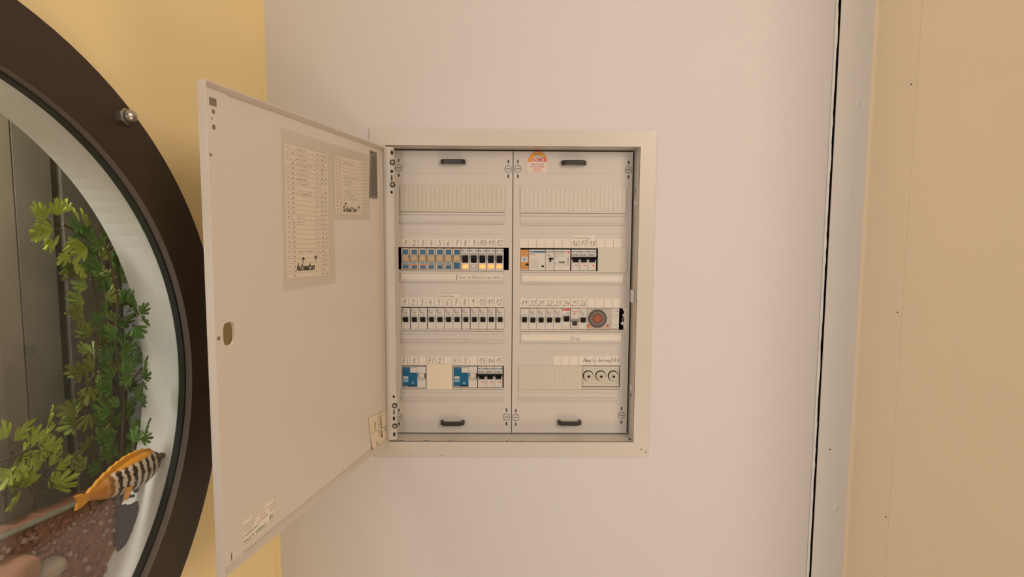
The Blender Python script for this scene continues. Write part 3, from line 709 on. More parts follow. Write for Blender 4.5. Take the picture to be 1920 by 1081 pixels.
put_hand(b, 'Schalter', f2, .22, .66, .05, .145, .018, M['ink'], .03)
for u, v in ((.30, .15), (.70, .105)): b.strokes([[(u, v-.01), (u+.005, v+.05)], [(u-.025, v+.03), (u+.005, v+.055), (u+.03, v+.03)]], f2, .014, M['ink'])
b.build('switch_list', door, fixn=False)
fn = door_quad([(621, 270), (690, 291), (693, 412), (625, 412)], .0013); b = MB(); sheet(b, fn, M['film'], .0003); b.build('plastic_sleeve', door)
# grey instruction sticker, text running upwards
fn = door_quad([(693, 281), (706, 286), (707.5, 373), (692, 371)], .0005); b = MB(); sheet(b, fn, M['greystick'], .0004); f2 = ink(fn, .0002)
b.quad([f2(.12, .955), f2(.45, .955), f2(.45, .975), f2(.12, .975)], M['ink']); b.quad([f2(.7, .95), f2(.9, .95), f2(.9, .96), f2(.7, .96)], M['ink'])
for i in range(5):
    u = .18+i*.16; v = .06
    while v < .88:
        l = random.uniform(.02, .06)
        if v > .6 and i < 1: break
        b.quad([f2(u, v), f2(u+.07, v), f2(u+.07, v+l), f2(u, v+l)], M['dark']); v += l+.014
b.build('instruction_sticker', door, fixn=False)
# curled scrap of paper near the hinge
fn0 = door_quad([(690, 784), (723, 767), (725.5, 830), (697, 846)], .0010)
def fn(u, v, dt=0): return fn0(u, v, dt+.0035*max(0, .25-v)*4*(.3+.7*(1-u))+.002*max(0, u-.8)*5*(1-v))
b = MB(); n = 6
for i in range(n):
    for j in range(n):
        a, c, e, g = i/n, (i+1)/n, j/n, (j+1)/n; b.quad([fn(a, e), fn(c, e), fn(c, g), fn(a, g)], M['paper2'])
f2 = lambda u, v: fn(u, v, .0003)
vert = lambda u, v: f2(.62+v*.16, u)
put_hand(b, 'hannel', vert, .52, .92, 0, 1, .015, M['ink']); put_hand(b, 'kamen', vert, .18, .48, 0, 1, .015, M['ink'])
vert2 = lambda u, v: f2(.27+v*.15, u); put_hand(b, 'son', vert2, .55, .82, 0, 1, .015, M['ink']); put_hand(b, 'Son', vert2, .06, .28, 0, 1, .015, M['ink'])
vert3 = lambda u, v: f2(.8+v*.13, u); put_hand(b, '55', vert3, .38, .55, 0, 1, .014, M['ink'])
b.strokes([[(.5, .3), (.5, .86), (.62, .97), (.78, .98)], [(.10, .24), (.6, .26)], [(.14, .52), (.22, .55), (.38, .55), (.56, .42)], [(.1, .5), (.1, .58)], [(.58, .3), (.58, .9)]], f2, .010, M['pencil'])
o = b.build('paper_scrap', door, fixn=False)
# upside-down maker's sticker
fn = door_quad([(437, 985), (516, 926), (517, 973), (437, 1044)], .0005); b = MB(); sheet(b, fn, M['list'], .0004); f2 = ink(fn, .0002)
for q in ([(.02, .05), (.98, .05), (.98, .068), (.02, .068)], [(.02, .93), (.98, .93), (.98, .945), (.02, .945)], [(.975, .05), (.982, .05), (.982, .945), (.975, .945)], [(.02, .72), (.975, .72), (.975, .735), (.02, .735)]):
    b.quad([f2(*p) for p in q], M['greyprint'])
put_text(b, 'STRIEBEL & JOHN KG', f2, .10, .76, .11, .12, M['green'], True)
put_text(b, 'Installations-', f2, .60, .80, .42, .05, M['greyprint'], True); put_text(b, 'verteiler', f2, .22, .56, .31, .09, M['pencil'], True)
b.strokes([[(.84, .12), (.93, .12), (.93, .36), (.84, .36), (.84, .12)]], f2, .006, M['green'])
put_text(b, 'SJ', f2, .855, .92, .16, .15, M['green'], True)
for (u0_, u1_, v) in ((.22, .46, .62), (.22, .44, .53), (.28, .42, .45), (.62, .78, .50), (.60, .72, .60), (.84, .96, .62), (.84, .95, .54), (.86, .94, .47), (.40, .74, .82), (.54, .60, .45)):
    x = u0_
    while x < u1_: l = random.uniform(.012, .03); b.quad([f2(x, v), f2(x+l, v), f2(x+l, v+.035), f2(x, v+.035)], M['faint']); x += l+.006
b.strokes([[(.07, .50), (.15, .50), (.15, .64), (.07, .64), (.07, .50)]], f2, .012, M['red']); b.quad([f2(.09, .53), f2(.13, .53), f2(.13, .60), f2(.09, .60)], M['faint']); b.quad([f2(.07, .42), f2(.14, .42), f2(.14, .44), f2(.07, .44)], M['faint'])
b.build('maker_sticker', door, fixn=False)
# hinge profile with its screws and slots
hx0 = on_y(721, 550, -.008)[0]; hx1 = on_y(741, 550, -.004)[0]; hm = on_y(730.5, 550, -.012)[0]
zt = on_y(730, 275, -.01)[1]; zb = on_y(735, 824, -.01)[1]
b = MB(); b.prism([(hx0, .004), (hx0, -.006), (hx0+.003, -.0095), (hm-.003, -.0115), (hm, -.0115), (hm+.0012, -.0095), (hx1-.001, -.0085), (hx1, -.0075), (hx1, .004)], 'z', zb, zt, M['cab'])
hp = b.build('hinge_profile', cab, bevel=.0006)
for (px, py, kind) in ((735.5, 286, 'o'), (736.5, 304, 'r'), (735.3, 321, 'p'), (735.3, 333.5, 's'), (736.8, 346, 'r'), (735, 360, 'd'), (739, 743, 'd'), (740.5, 760, 'r'), (739.5, 772, 's'), (739.5, 784, 'o'), (740.8, 798, 'r'), (740, 813.5, 'o')):
    x, z = on_y(px-.5, py, -.0092); b = MB(); y = -.0105
    if kind == 'r': b.annulus(x, z, y, y+.003, .0030, .0050, M['hole'], 18); b.disc(x, z, y-.0008, y+.003, .0031, M['screwhead'], 14); nm = 'screw'
    elif kind == 'o': b.disc(x, z, y, y+.003, .0042, M['hole'], 14, rx=.0020); nm = 'slot'
    elif kind == 'p': b.box(x-.0024, x+.0024, y, y+.003, z-.001, z+.001, M['hole']); b.box(x-.001, x+.001, y, y+.003, z-.0028, z+.0028, M['hole']); nm = 'slot'
    elif kind == 's': b.disc(x, z, y, y+.003, .0058, M['hole'], 12, rx=.0009); nm = 'slot'
    else: b.disc(x, z, y, y+.003, .0026, M['hole'], 12, rx=.0019); nm = 'slot'
    b.build(nm, hp)

# ------------------------------------------------------------------ cover panels
PT = .0022
CH = .5777/2
def rect(px0, py0, px1, py1, y=REC):
    # pixel rectangle -> x0,x1,z0,z1 on the plane y
    zc = .5*(py0+py1); xc = .5*(px0+px1)
    return (on_y(px0, zc, y)[0], on_y(px1, zc, y)[0], on_y(xc, py1, y)[1], on_y(xc, py0, y)[1])
SEAM = 0.0
left_open = {1: rect(747, 463.5, 954, 505.5), 2: rect(752.5, 575.5, 945.5, 617), 3: rect(753, 685, 944.5, 726.5)}
right_open = {1: rect(975.5, 465, 1121, 507.5), 2: rect(975, 577, 1174, 617.8), 3: rect(1091, 685, 1162.5, 725.5)}
pL = empty('cover_panel', 'left cover panel behind the open door, with blue switches in its upper row', 'panel', loc=(-.12, REC, 0), group=None)
pR = empty('cover_panel', 'right cover panel with the round orange and red checked sticker at its top', 'panel', loc=(.12, REC, 0), group=None)
for e in (pL, pR): e.location = (0, 0, 0)
def ridge_rows(b, x0, x1, pys, xc):
    for py in pys:
        z = on_y(xc, py, REC)[1]; b.box(x0, x1, REC-.00055, REC, z-.0006, z+.0006, M['cover'])
for (p, x0, x1, ops, xc) in ((pL, -.2416, SEAM-.0008, left_open, 850), (pR, SEAM+.0008, .2406, right_open, 1075)):
    b = MB(); grid_plate(b, [x0, x1], [-CH, CH], list(ops.values()), REC, REC+PT, M['cover'])
    b.build('plate', p, bevel=.0009)
    b = MB(); ridge_rows(b, x0+.022, x1-.018, (325, 437.5, 549, 658.5), xc); b.build('ridges', p, bevel=.0004)
    for k in (-1, 1): pass
    b = MB(); b.box(x0, x0+.0012, REC+PT, REC+.02, -CH, CH, M['cover']); b.box(x1-.0012, x1, REC+PT, REC+.02, -CH, CH, M['cover']); b.box(x0, x1, REC+PT, REC+.02, CH-.0012, CH, M['cover']); b.box(x0, x1, REC+PT, REC+.02, -CH, -CH+.0012, M['cover'])
    b.build('flange', p)
def handle(p, px, py):
    x, z = C(px, py); b = MB()
    outer = [(-.0245, 0), (-.0245, -.009), (-.0175, -.0165), (.0175, -.0165), (.0245, -.009), (.0245, 0)]
    inner = [(.0190, 0), (.0190, -.007), (.0155, -.0115), (-.0155, -.0115), (-.0190, -.007), (-.0190, 0)]
    b.prism([(x+a, REC+c) for a, c in outer+inner], 'z', z-.0045, z+.0045, M['dark']); o = b.build('handle', p, bevel=.0012); o['label'] = 'charcoal plastic pull handle'
for p, px, py in ((pL, 850, 304), (pR, 1075, 306), (pL, 849, 790), (pR, 1067, 789.5)): handle(p, px, py)
def qscrew(p, px, py, rot=0):
    x, z = C(px, py); b = MB()
    b.annulus(x, z, REC-.0006, REC+.001, .0062, .0070, M['hole'], 24); b.disc(x, z, REC-.0004, REC+.001, .0062, M['cover'], 24)
    ca, sa = math.cos(rot), math.sin(rot); w, h = .0042, .0006
    b.prism([(x+a*ca-c*sa, z+a*sa+c*ca) for a, c in ((-w, -h), (w, -h), (w, h), (-w, h))], 'y', REC-.0007, REC, M['hole'])
    o = b.build('screw', p)
    b = MB()
    for s in (-1, 1): b.box(x-.0014, x+.0014, REC-.0003, REC+.001, z+s*.0145-.0034, z+s*.0145+.0034, M['line']); b.box(x-.0007, x+.0009, REC-.0005, REC, z+s*.0145-.003, z+s*.0145+.003, M['hole'])
    b.build('keyhole_slots', p)
for p, px, py, r in ((pL, 747.5, 314.5, .05), (pL, 953, 316.5, .1), (pR, 971, 316.5, 0), (pR, 1178.5, 318, -.1), (pL, 748, 781, 0), (pL, 949.5, 781, .05), (pR, 967, 782, .03), (pR, 1165, 778, 0)): qscrew(p, px, py, r)
def blank(p, r, m, ribs=12, name='blanking_strip', th=.0026, rb=.0009):
    x0, x1, z0, z1 = r; b = MB(); b.box(x0, x1, REC-th, REC, z0, z1, m)
    if ribs:
        w = (x1-x0)/ribs
        for i in range(ribs): b.box(x0+i*w+.0011, x0+(i+1)*w-.0011, REC-th-rb, REC-th, z0+.003, z1-.003, m)
    return b.build(name, p, bevel=.0003)
blank(pL, rect(750, 348.5, 947, 397), M['ivory'], 24); blank(pR, rect(975.5, 350, 1173.5, 399), M['cover2'], 24)
blank(pL, rect(800, 682, 848.5, 729), M['cream_blank'], 6, rb=.0003); blank(pR, rect(1120.5, 464.5, 1175.5, 511), M['ivory'], 0); blank(pR, rect(972.5, 685, 1091, 729), M['ivory'], 14, rb=.0003)
def holder(p, px0, px1, py0, paper=None):
    b = MB(); dp = 21.0
    for a, c, h in ((0, 4, .0036), (4, 15.5, .0012), (15.5, 18, .0046), (18, 21, .0024)):
        x0, x1, z0, z1 = rect(px0, py0+a, px1, py0+c); b.box(x0, x1, REC-h, REC, z0, z1, M['cover'])
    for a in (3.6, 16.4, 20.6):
        x0, x1, z0, z1 = rect(px0+.5, py0+a, px1-.5, py0+a+.55); b.box(x0, x1, REC-.0018, REC-.0005, z0, z1, M['groove_shade'])  # dark bars painting the shade in the holder's grooves
    x0, x1, z0, z1 = rect(px0-.3, py0-.9, px1+.3, py0-.2); b.box(x0, x1, REC-.0003, REC, z0, z1, M['groove_shade'])
    o = b.build('label_holder', p, bevel=.0004)
    if paper:
        x0, x1, z0, z1 = rect(px0+1.5, py0+4.2, px1-1, py0+17); b = MB(); b.box(x0, x1, REC-.0028, REC-.0010, z0, z1, M['paper2'] if paper == 'y' else M['paper'])
        fn = lambda u, v: (x0+(x1-x0)*u, REC-.0030, z0+(z1-z0)*v)
        if paper == 'L':
            b.strokes([[(.545, .1), (.552, .9)]], fn, .006, M['ink']); put_hand(b, 'Da vor der Nachtdienst ausschalten', fn, .575, .99, .30, .80, .0022, M['pencil'], .02, .62)
        if paper == 'V': put_hand(b, 'Vilsen', fn, .49, .585, .18, .82, .0028, M['pencil'], .05)
        o2 = b.build('paper_insert', p)
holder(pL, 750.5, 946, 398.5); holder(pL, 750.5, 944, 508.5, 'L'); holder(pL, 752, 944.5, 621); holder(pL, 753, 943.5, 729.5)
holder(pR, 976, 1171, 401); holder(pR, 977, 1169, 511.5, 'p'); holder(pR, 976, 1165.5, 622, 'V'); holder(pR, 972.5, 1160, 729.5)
# number labels above the rows
def numbers(p, px0, pitch, py0, py1, texts, small=False):
    for i, t in enumerate(texts):
        x0, x1, z0, z1 = rect(px0+i*pitch, py0, px0+(i+1)*pitch, py1)
        b = MB(); b.box(x0+.0003, x1-.0003, REC-.0005, REC, z0, z1, M['paper']); b.box(x1-.0007, x1-.0003, REC-.0006, REC-.0005, z0, z1, M['mid']); o = b.build('number_label', p)
        # printed dividing tick
        if t:
            fn = lambda u, v: (x0+(x1-x0)*u, REC-.0007, z0+(z1-z0)*v)
            b = MB(); W = .62 if len(t) == 1 else .70; u = .32 if len(t) == 1 else .14
            put_hand(b, t, fn, u, u+W*(.5 if len(t) == 1 else 1)+.02, .17, .80, .038, M['pen'], .015); b.build('handwritten_number', o)
numbers(pL, 752.5, 16.02, 446.5, 463, [str(i) for i in range(1, 13)])
numbers(pL, 750.8, 16.05, 557, 574.5, [str(i) for i in range(1, 13)])
numbers(pL, 752.8, 15.92, 667.5, 684, ['FI', '1', '', 'FI', '2', '', 'FI', '3', '', '13', '14', '15'])
numbers(pR, 974.5, 16.0, 448, 464, ['']*6+['16', '17', '18']+['']*3)
numbers(pR, 975.0, 15.75, 559.5, 576, [str(i) for i in range(19, 27)]+['']*4)
numbers(pR, 1037.5, 15.6, 667, 684, ['']*8)
x0, x1, z0, z1 = rect(1037.5, 667, 1162, 684); b = MB()
put_hand(b, 'Hauptsicherung 50 A', lambda u, v: (x0+(x1-x0)*u, REC-.0008, z0+(z1-z0)*v), .455, .99, .36, .80, .0052, M['pen'], .03); b.build('handwriting', pR)
def tagtext(p, r, t):
    x0, x1, z0, z1 = r; b = MB(); b.box(x0, x1, REC-.0009, REC-.0003, z0, z1, M['paper']); fn = lambda u, v: (x0+(x1-x0)*u, REC-.0011, z0+(z1-z0)*v)
    put_text(b, t, fn, .06, .80, .22, .50, M['greyprint']); b.build('text_tag', p)
tagtext(pL, rect(817, 550.5, 861, 558), 'Durchlauferhitzer'); tagtext(pR, rect(1072, 441, 1116, 449), 'Klimaanlage')
# round-topped inspection sticker
x0, x1, z0, z1 = rect(990.5, 283.5, 1026, 324); w = x1-x0; xc = (x0+x1)/2; zs = rect(990, 283.5, 1026, 304)[2]; R = w/2
b = MB(); y = REC
b.box(x0, x1, y-.0005, y, z0, zs, M['sticker_w'])
def half(r, sy, dy, m):
    b.prism([(xc+r*math.cos(PI*i/20), zs+r*sy*math.sin(PI*i/20)) for i in range(21)], 'y', y-dy, y, m)
ht = (z1-zs)/R; half(R, ht, .0005, M['red']); half(R*.96, ht, .0006, M['sticker_or']); half(R*.66, ht*.95, .0007, M['sticker_w'])
b.box(xc-R*.55, xc+R*.88, y-.0008, y, zs, zs+R*.42, M['sticker_w'])
fn = lambda u, v: (x0+w*u, y-.0011, zs+w*v)
[put_text(b, 'E-CHECK', (lambda q, r, k=k: (x0+w*(q+k*.010), y-.0011-.00002*k, zs+w*r)), .22, .94, .03, .20, M['red']) for k in (0, 1, 2)]; put_text(b, 'A', fn, .09, .18, .04, .12, M['red'])
for u0_, u1_, v, m in ((.32, .70, .42, M['navy']), (.36, .64, .36, M['navy']), (.30, .78, .27, M['bluel'])):
    x = u0_
    while x < u1_: l = random.uniform(.03, .07); b.quad([fn(x, v), fn(x+l, v), fn(x+l, v+.025), fn(x, v+.025)], m); x += l+.015
put_text(b, 'Ihre Innung', fn, .18, .80, -.14, .08, M['red']); put_text(b, 'Elektrotechnik', fn, .12, .86, -.26, .075, M['red'])
for u0_, u1_, v in ((.28, .72, -.34), (.30, .68, -.40), (.22, .78, -.48)): b.quad([fn(u0_, v), fn(u1_, v), fn(u1_, v+.018), fn(u0_, v+.018)], M['orangep'])
b.build('check_sticker', pR)
# torn sheet edge beside the timer
b = MB(); pts = []
x0, x1, z0, z1 = rect(1168, 577.5, 1175.5, 617.5); n = 22
for i in range(n+1):
    v = i/n; pts.append((x1-.0004, z0+(z1-z0)*v))
for i in range(n, -1, -1):
    v = i/n; d = random.uniform(-.001, .0012)+(.006 if i in (6, 7) else 0)+(.0035 if i in (14, 15) else 0)+(.003 if i > 19 else 0)
    pts.append((x1-.0062-d, z0+(z1-z0)*v))
for i in range(n):
    a, c, d_, e = pts[i], pts[i+1], pts[2*n-i], pts[2*n+1-i]
    b.prism([a, c, d_, e], 'y', REC-.0008, REC+.0006, M['paper'])
b.strokes([[(x1-.005, z0+.012), (x1-.011, z0+.0105)], [(x1-.004, z0+.028), (x1-.009, z0+.032)], [(x1-.004, z0+.027), (x1-.010, z0+.022), (x1-.009, z0+.016)], [(x1-.001, z0+.026), (x1+.0025, z0+.031)], [(x1-.003, z0+.008), (x1-.008, z0+.006)]], lambda u, v: (u, REC-.0014, v), .0011, M['paper'])
b.build('torn_edge', pR)

# ------------------------------------------------------------------ modules behind the covers
BK = .085
def device(name, label, cat, group, r, body, fy=REC-.0012, bev=.0006):
    x0, x1, z0, z1 = r; o = empty(name, label, cat, loc=((x0+x1)/2, fy, z0), group=group)
    def fnP(u, v, t=0): return ((u-.5)*(x1-x0), -t, v*(z1-z0))
    b = MB(); b.box(-(x1-x0)/2+.00015, (x1-x0)/2-.00015, 0, BK-fy, 0, z1-z0, body); b.build('body', o, bevel=bev)
    return o, fnP, x1-x0, z1-z0
def panel(b, fn, u0, u1, v0, v1, t, m):
    p = [fn(u, v, tt) for tt in (0, t) for u, v in ((u0, v0), (u1, v0), (u1, v1), (u0, v1))]
    b.add(p, [(0, 1, 2, 3), (4, 7, 6, 5), (0, 4, 5, 1), (1, 5, 6, 2), (2, 6, 7, 3), (3, 7, 4, 0)], m)
def flat(b, fn, u0, u1, v0, v1, t, m): panel(b, fn, u0, u1, v0, v1, t, m)
def toggle(o, fn, u0, u1, v0, v1, d, m, name='toggle', up_=True):
    # wedge standing proud at one end
    b = MB(); a = (.0006, d) if not up_ else (d, .0006)
    V = [fn(u0, v0, 0), fn(u1, v0, 0), fn(u1, v1, 0), fn(u0, v1, 0), fn(u0, v0, a[1]), fn(u1, v0, a[1]), fn(u1, v0+(v1-v0)*.6, d), fn(u0, v0+(v1-v0)*.6, d), fn(u1, v1, a[0]), fn(u0, v1, a[0])]
    b.add(V, [(0, 1, 2, 3), (4, 7, 6, 5), (7, 9, 8, 6), (0, 4, 5, 1), (2, 8, 9, 3), (0, 3, 9, 7, 4), (1, 5, 6, 8, 2)], m)
    return b.build(name, o, bevel=.0004)
def scribble(b, fn, u0, u1, v, h, t, m, n=4):
    w = (u1-u0)/n
    for i in range(n):
        a = u0+i*w; b.quad([fn(a, v, t), fn(a+w*random.uniform(.45, .8), v, t), fn(a+w*random.uniform(.45, .8), v+h, t), fn(a, v+h, t)], m)
# blue switches 1-7 and lamp switches 8-12
GB = 'blue rocker switch modules'; GA = 'switch modules with amber lamps'; WORD = 'zero one two three four five six seven eight nine ten eleven twelve thirteen fourteen fifteen sixteen seventeen eighteen nineteen twenty twenty-one twenty-two twenty-three twenty-four twenty-five twenty-six'.split()
ordn = WORD[1:13]
_ = ['1', '2', '3', '4', '5', '6', '7', '8', '9', '10', '11', '12']
for i in range(12):
    a, c = 752.5+i*16.0, 752.5+(i+1)*16.0
    r = rect(a+(.3 if i else .0), 464.8+i*.12, c-.2, 504.2+i*.15)
    if i < 7:
        o, fn, w, h = device('rocker_switch', 'beige and blue rocker switch module under the handwritten %s of the upper left row' % ordn[i], 'switch', GB, r, M['dev2'])
        b = MB(); flat(b, fn, .20, .86, .71, .93, .0004, M['blue']); flat(b, fn, .20, .86, .895, .93, .0006, M['blued'])
        if i == 6: flat(b, fn, .12, .88, .06, .33, .0004, M['blue']); flat(b, fn, .12, .88, .045, .08, .0006, M['blued'])
        else:
            flat(b, fn, .20, .86, .06, .17, .0004, M['blue']); flat(b, fn, .20, .86, .04, .07, .0006, M['blued']); flat(b, fn, .18, .88, .24, .33, .0004, M['bluel']); flat(b, fn, .16, .90, .17, .24, .0003, M['orangep'] if i in (1, 2) else M['greyprint'])
        b.build('print_label', o)
        b = MB(); V = [fn(u, v, t) for u in (.17, .87) for v, t in ((.35, 0), (.35, .0045), (.46, .0075), (.57, .0050), (.69, .0022), (.69, 0))]
        n = 6; b.add(V, [tuple(range(n)), tuple(range(2*n-1, n-1, -1))]+[(k, (k+1) % n, (k+1) % n+n, k+n) for k in range(n)], M['rocker']); b.build('rocker', o, bevel=.0005)
        b = MB(); flat(b, fn, .12, .17, .57, .70, .0005, M['hole']); flat(b, fn, .87, .92, .57, .70, .0005, M['hole']); b.build('slot', o)
    else:
        lit = i != 8
        o, fn, w, h = device('lamp_switch', ('white switch module with glowing amber lamp under the handwritten %s' if lit else 'white switch module with unlit lamp under the handwritten %s of the upper row') % ordn[i], 'switch', GA, r, M['dev'])
        toggle(o, fn, .15, .85, .33, .69, .005, M['toggle'])
        b = MB(); flat(b, fn, .08, .92, .875, .925, .0003, M['navy']); flat(b, fn, .28, .76, .885, .915, .0004, M['dev']); scribble(b, fn, .1, .9, .73, .05, .0004, M['greyprint'], 6); b.build('print_label', o)
        b = MB()
        if lit:
            flat(b, fn, .14, .86, .07, .26, .0014, M['amber']); flat(b, fn, .36, .72, .11, .22, .0018, M['amberhot'])
        else:
            flat(b, fn, .14, .86, .08, .24, .0010, M['line']); flat(b, fn, .19, .81, .10, .22, .0013, M['dev'])
        b.build('lamp_lens', o, bevel=.0004)
# circuit breakers
GC = 'white miniature circuit breakers'
def mcb(label, r, red=None, kind='a'):
    o, fn, w, h = device('circuit_breaker', label, 'breaker', GC, r, M['dev'])
    b = MB(); t = .0003
    if kind == 'a':
        for u, v in ((.10, .90), (.10, .83), (.24, .90), (.24, .83), (.17, .865)): flat(b, fn, u, u+.07, v, v+.045, t, M['greyprint'])
        flat(b, fn, .40, .75, .875, .89, t, M['greyprint']); scribble(b, fn, .18, .72, .76, .055, .0004, M['greyprint'], 4); flat(b, fn, .18, .34, .68, .70, t, M['faint']); flat(b, fn, .42, .64, .66, .72, t, M['faint'])
        toggle(o, fn, .22, .80, .33, .58, .006, M['toggle'])
    if kind == 'plain':
        scribble(b, fn, .12, .4, .92, .03, .0004, M['faint'], 3); scribble(b, fn, .18, .72, .70, .04, .0004, M['faint'], 3); toggle(o, fn, .22, .80, .34, .60, .006, M['toggle'])
    if kind == 'red':
        flat(b, fn, .06, .96, .90, .985, t, M['red']); flat(b, fn, .30, .38, .90, .97, .0005, M['dev']); scribble(b, fn, .55, .95, .79, .04, .0004, M['greyprint'], 3); flat(b, fn, .72, .95, .68, .71, t, M['greyprint']); toggle(o, fn, .22, .86, .37, .64, .006, M['toggle']); flat(b, fn, .08, .92, .13, .145, t, M['faint']); flat(b, fn, .08, .92, .06, .07, t, M['faint'])
    if kind == 'orange':
        flat(b, fn, .28, .90, .83, .875, t, M['orangep']); flat(b, fn, .14, .22, .88, .95, t, M['green']); flat(b, fn, .30, .70, .76, .79, t, M['orangep']); scribble(b, fn, .25, .6, .70, .03, .0004, M['greyprint'], 3)
        toggle(o, fn, .08, .96, .36, .50, .006, M['greyprint']); toggle(o, fn, .24, .78, .18, .37, .004, M['dark'], 'test_lever'); flat(b, fn, .08, .92, .10, .115, t, M['line']); flat(b, fn, .08, .92, .05, .06, t, M['line'])
    b.build('print_label', o); return o
for i in range(12):
    a = 753+i*16.03; gap = .9 if i in (1, 3, 7, 8, 11) else .2
    mcb('white circuit breaker with black toggle under the handwritten %s in the middle left row' % WORD[i+1], rect(a+gap, 577, a+16.03-.1, 616.3))
for i, k in enumerate(('plain', 'a', 'a', 'a', 'a', 'red', 'orange', 'a')):
    a = 975.5+i*15.6+(.0 if i < 6 else .4)
    mcb('white circuit breaker %sunder the handwritten %s' % ({'plain': 'with faded print ', 'red': 'with red printed band ', 'orange': 'with orange print and low grey lever '}.get(k, ''), WORD[19+i]), rect(a, 578.0, a+15.5, 617), kind=k)
GD = 'circuit breakers with broad black toggles'
def mcb_big(label, r):
    o, fn, w, h = device('circuit_breaker', label, 'breaker', GD, r, M['dev'])
    b = MB(); flat(b, fn, .05, .95, .87, .92, .0003, M['navy']); flat(b, fn, .22, .72, .88, .91, .0005, M['bluel']); scribble(b, fn, .12, .86, .71, .08, .0004, M['greyprint'], 4)
    flat(b, fn, .14, .84, .06, .36, .0003, M['faint']); flat(b, fn, .16, .82, .075, .345, .0005, M['dev']); flat(b, fn, .48, .80, .23, .265, .0006, M['orangep'] if False else M['red']); flat(b, fn, .45, .46, .08, .34, .0006, M['faint']); b.build('print_label', o)
    toggle(o, fn, .03, .97, .52, .66, .0062, M['toggle']); toggle(o, fn, .16, .84, .39, .53, .0045, M['toggle'], 'toggle_foot')
for i in range(3):
    mcb_big('circuit breaker with broad black toggle under the handwritten %s' % WORD[13+i], rect(896+i*15.5, 686.5, 896+(i+1)*15.5-.2, 725.5))
for i in range(3):
    mcb_big('circuit breaker with broad black toggle under the handwritten %s' % WORD[16+i], rect(1071.3+i*15.6, 467.5, 1071.3+(i+1)*15.6-.2, 507))
# residual current devices
GF = 'blue fronted residual current devices'
for i, px in enumerate((753.5, 849.5)):
    o, fn, w, h = device('residual_current_device', 'residual current device with big blue label %s' % ('at the left end of the lower left row', 'between the cream blank and the black toggled breakers')[i], 'breaker', GF, rect(px, 686.5, px+45.2, 725.5), M['dev'])
    b = MB(); t = .0004
    flat(b, fn, .02, .655, .03, .97, .0002, M['bluel']); flat(b, fn, .035, .64, .05, .70, t, M['blue']); flat(b, fn, .035, .34, .70, .96, t, M['blue']); flat(b, fn, .035, .64, .04, .11, .0006, M['ink'])
    flat(b, fn, .035, .33, .885, .90, .0006, M['bluel']); flat(b, fn, .035, .33, .92, .955, .0006, M['blued']); flat(b, fn, .06, .27, .43, .53, .0006, M['dev']); flat(b, fn, .06, .27, .25, .41, .0006, M['bluel']); flat(b, fn, .06, .27, .065, .085, .0008, M['dev'])
    b.add([fn(.40, .18, .0006), fn(.52, .18, .0006), fn(.49, .27, .0006), fn(.44, .28, .0006)], [(0, 1, 2, 3)], M['bluel']); b.build('print_label', o)
    b = MB(); panel(b, fn, .36, .645, .72, .955, .0025, M['dev']); b.build('test_button', o, bevel=.0005)
    toggle(o, fn, .72, .95, .38, .68, .0065, M['dev']); b = MB(); flat(b, fn, .68, .715, .55, .68, .0004, M['hole']); flat(b, fn, .955, .99, .42, .68, .0004, M['hole']); flat(b, fn, .69, .98, .36, .375, .0004, M['line']); b.build('slot', o)
# upper right row
o, fn, w, h = device('relay_module', 'narrow orange module at the left end of the upper right row', 'relay', None, rect(976, 467.5, 991.2, 506.5), M['orange'])
b = MB(); flat(b, fn, .10, .86, .40, .66, .0005, M['dev']); flat(b, fn, .28, .66, .46, .60, .0007, M['bluel']); flat(b, fn, .64, .98, .23, .33, .0012, M['hole']); scribble(b, fn, .15, .8, .86, .03, .0004, M['line'], 3); scribble(b, fn, .12, .6, .16, .03, .0004, M['line'], 3); flat(b, fn, .02, .98, .0, .06, .0003, M['faint']); b.build('print_label', o)
o, fn, w, h = device('surge_module', 'wide white module with a blue bar right of the orange module', 'relay', None, rect(991.6, 467.5, 1022.6, 506.5), M['dev'])
b = MB(); flat(b, fn, .05, .99, .855, .93, .0004, M['blue']); scribble(b, fn, .1, .32, .88, .025, .0007, M['dev'], 3); scribble(b, fn, .05, .5, .80, .025, .0004, M['bluel'], 5); scribble(b, fn, .05, .42, .74, .03, .0004, M['orangep'], 3)
for v in (.55, .48, .40, .33, .25, .17, .10): scribble(b, fn, .08, .62, v, .018, .0004, M['faint'], 6)
for u in (.25, .36, .46): flat(b, fn, u, u+.008, .14, .46, .0004, M['faint'])
flat(b, fn, .76, .92, .16, .24, .0008, M['hole']); b.build('print_label', o)
o, fn, w, h = device('motor_switch', 'slim white module with a small black toggle beside the blue-barred module', 'switch', None, rect(1023, 467.5, 1038.6, 506.5), M['dev'])
b = MB(); flat(b, fn, .06, .96, .865, .91, .0004, M['navy']); flat(b, fn, .25, .75, .875, .90, .0006, M['bluel']); scribble(b, fn, .2, .6, .70, .05, .0004, M['greyprint'], 3); scribble(b, fn, .2, .8, .28, .03, .0004, M['faint'], 3); flat(b, fn, .05, .95, .18, .19, .0004, M['faint']); flat(b, fn, .05, .95, .08, .09, .0004, M['faint']); b.build('print_label', o)
toggle(o, fn, .42, .88, .51, .61, .006, M['toggle']); b = MB(); panel(b, fn, .48, .64, .40, .53, .003, M['toggle']); b.build('toggle_foot', o)
o, fn, w, h = device('monitoring_relay', 'white module with a black slot and red corner left of breaker 16', 'relay', None, rect(1039, 467.5, 1069.4, 506.5), M['dev'])
b = MB(); scribble(b, fn, .04, .76, .875, .045, .0004, M['ink'], 7); flat(b, fn, .78, .97, .875, .925, .0004, M['red']); flat(b, fn, .84, .93, .82, .86, .0004, M['red']); scribble(b, fn, .04, .7, .82, .02, .0004, M['greyprint'], 8); scribble(b, fn, .04, .65, .77, .02, .0004, M['greyprint'], 7)
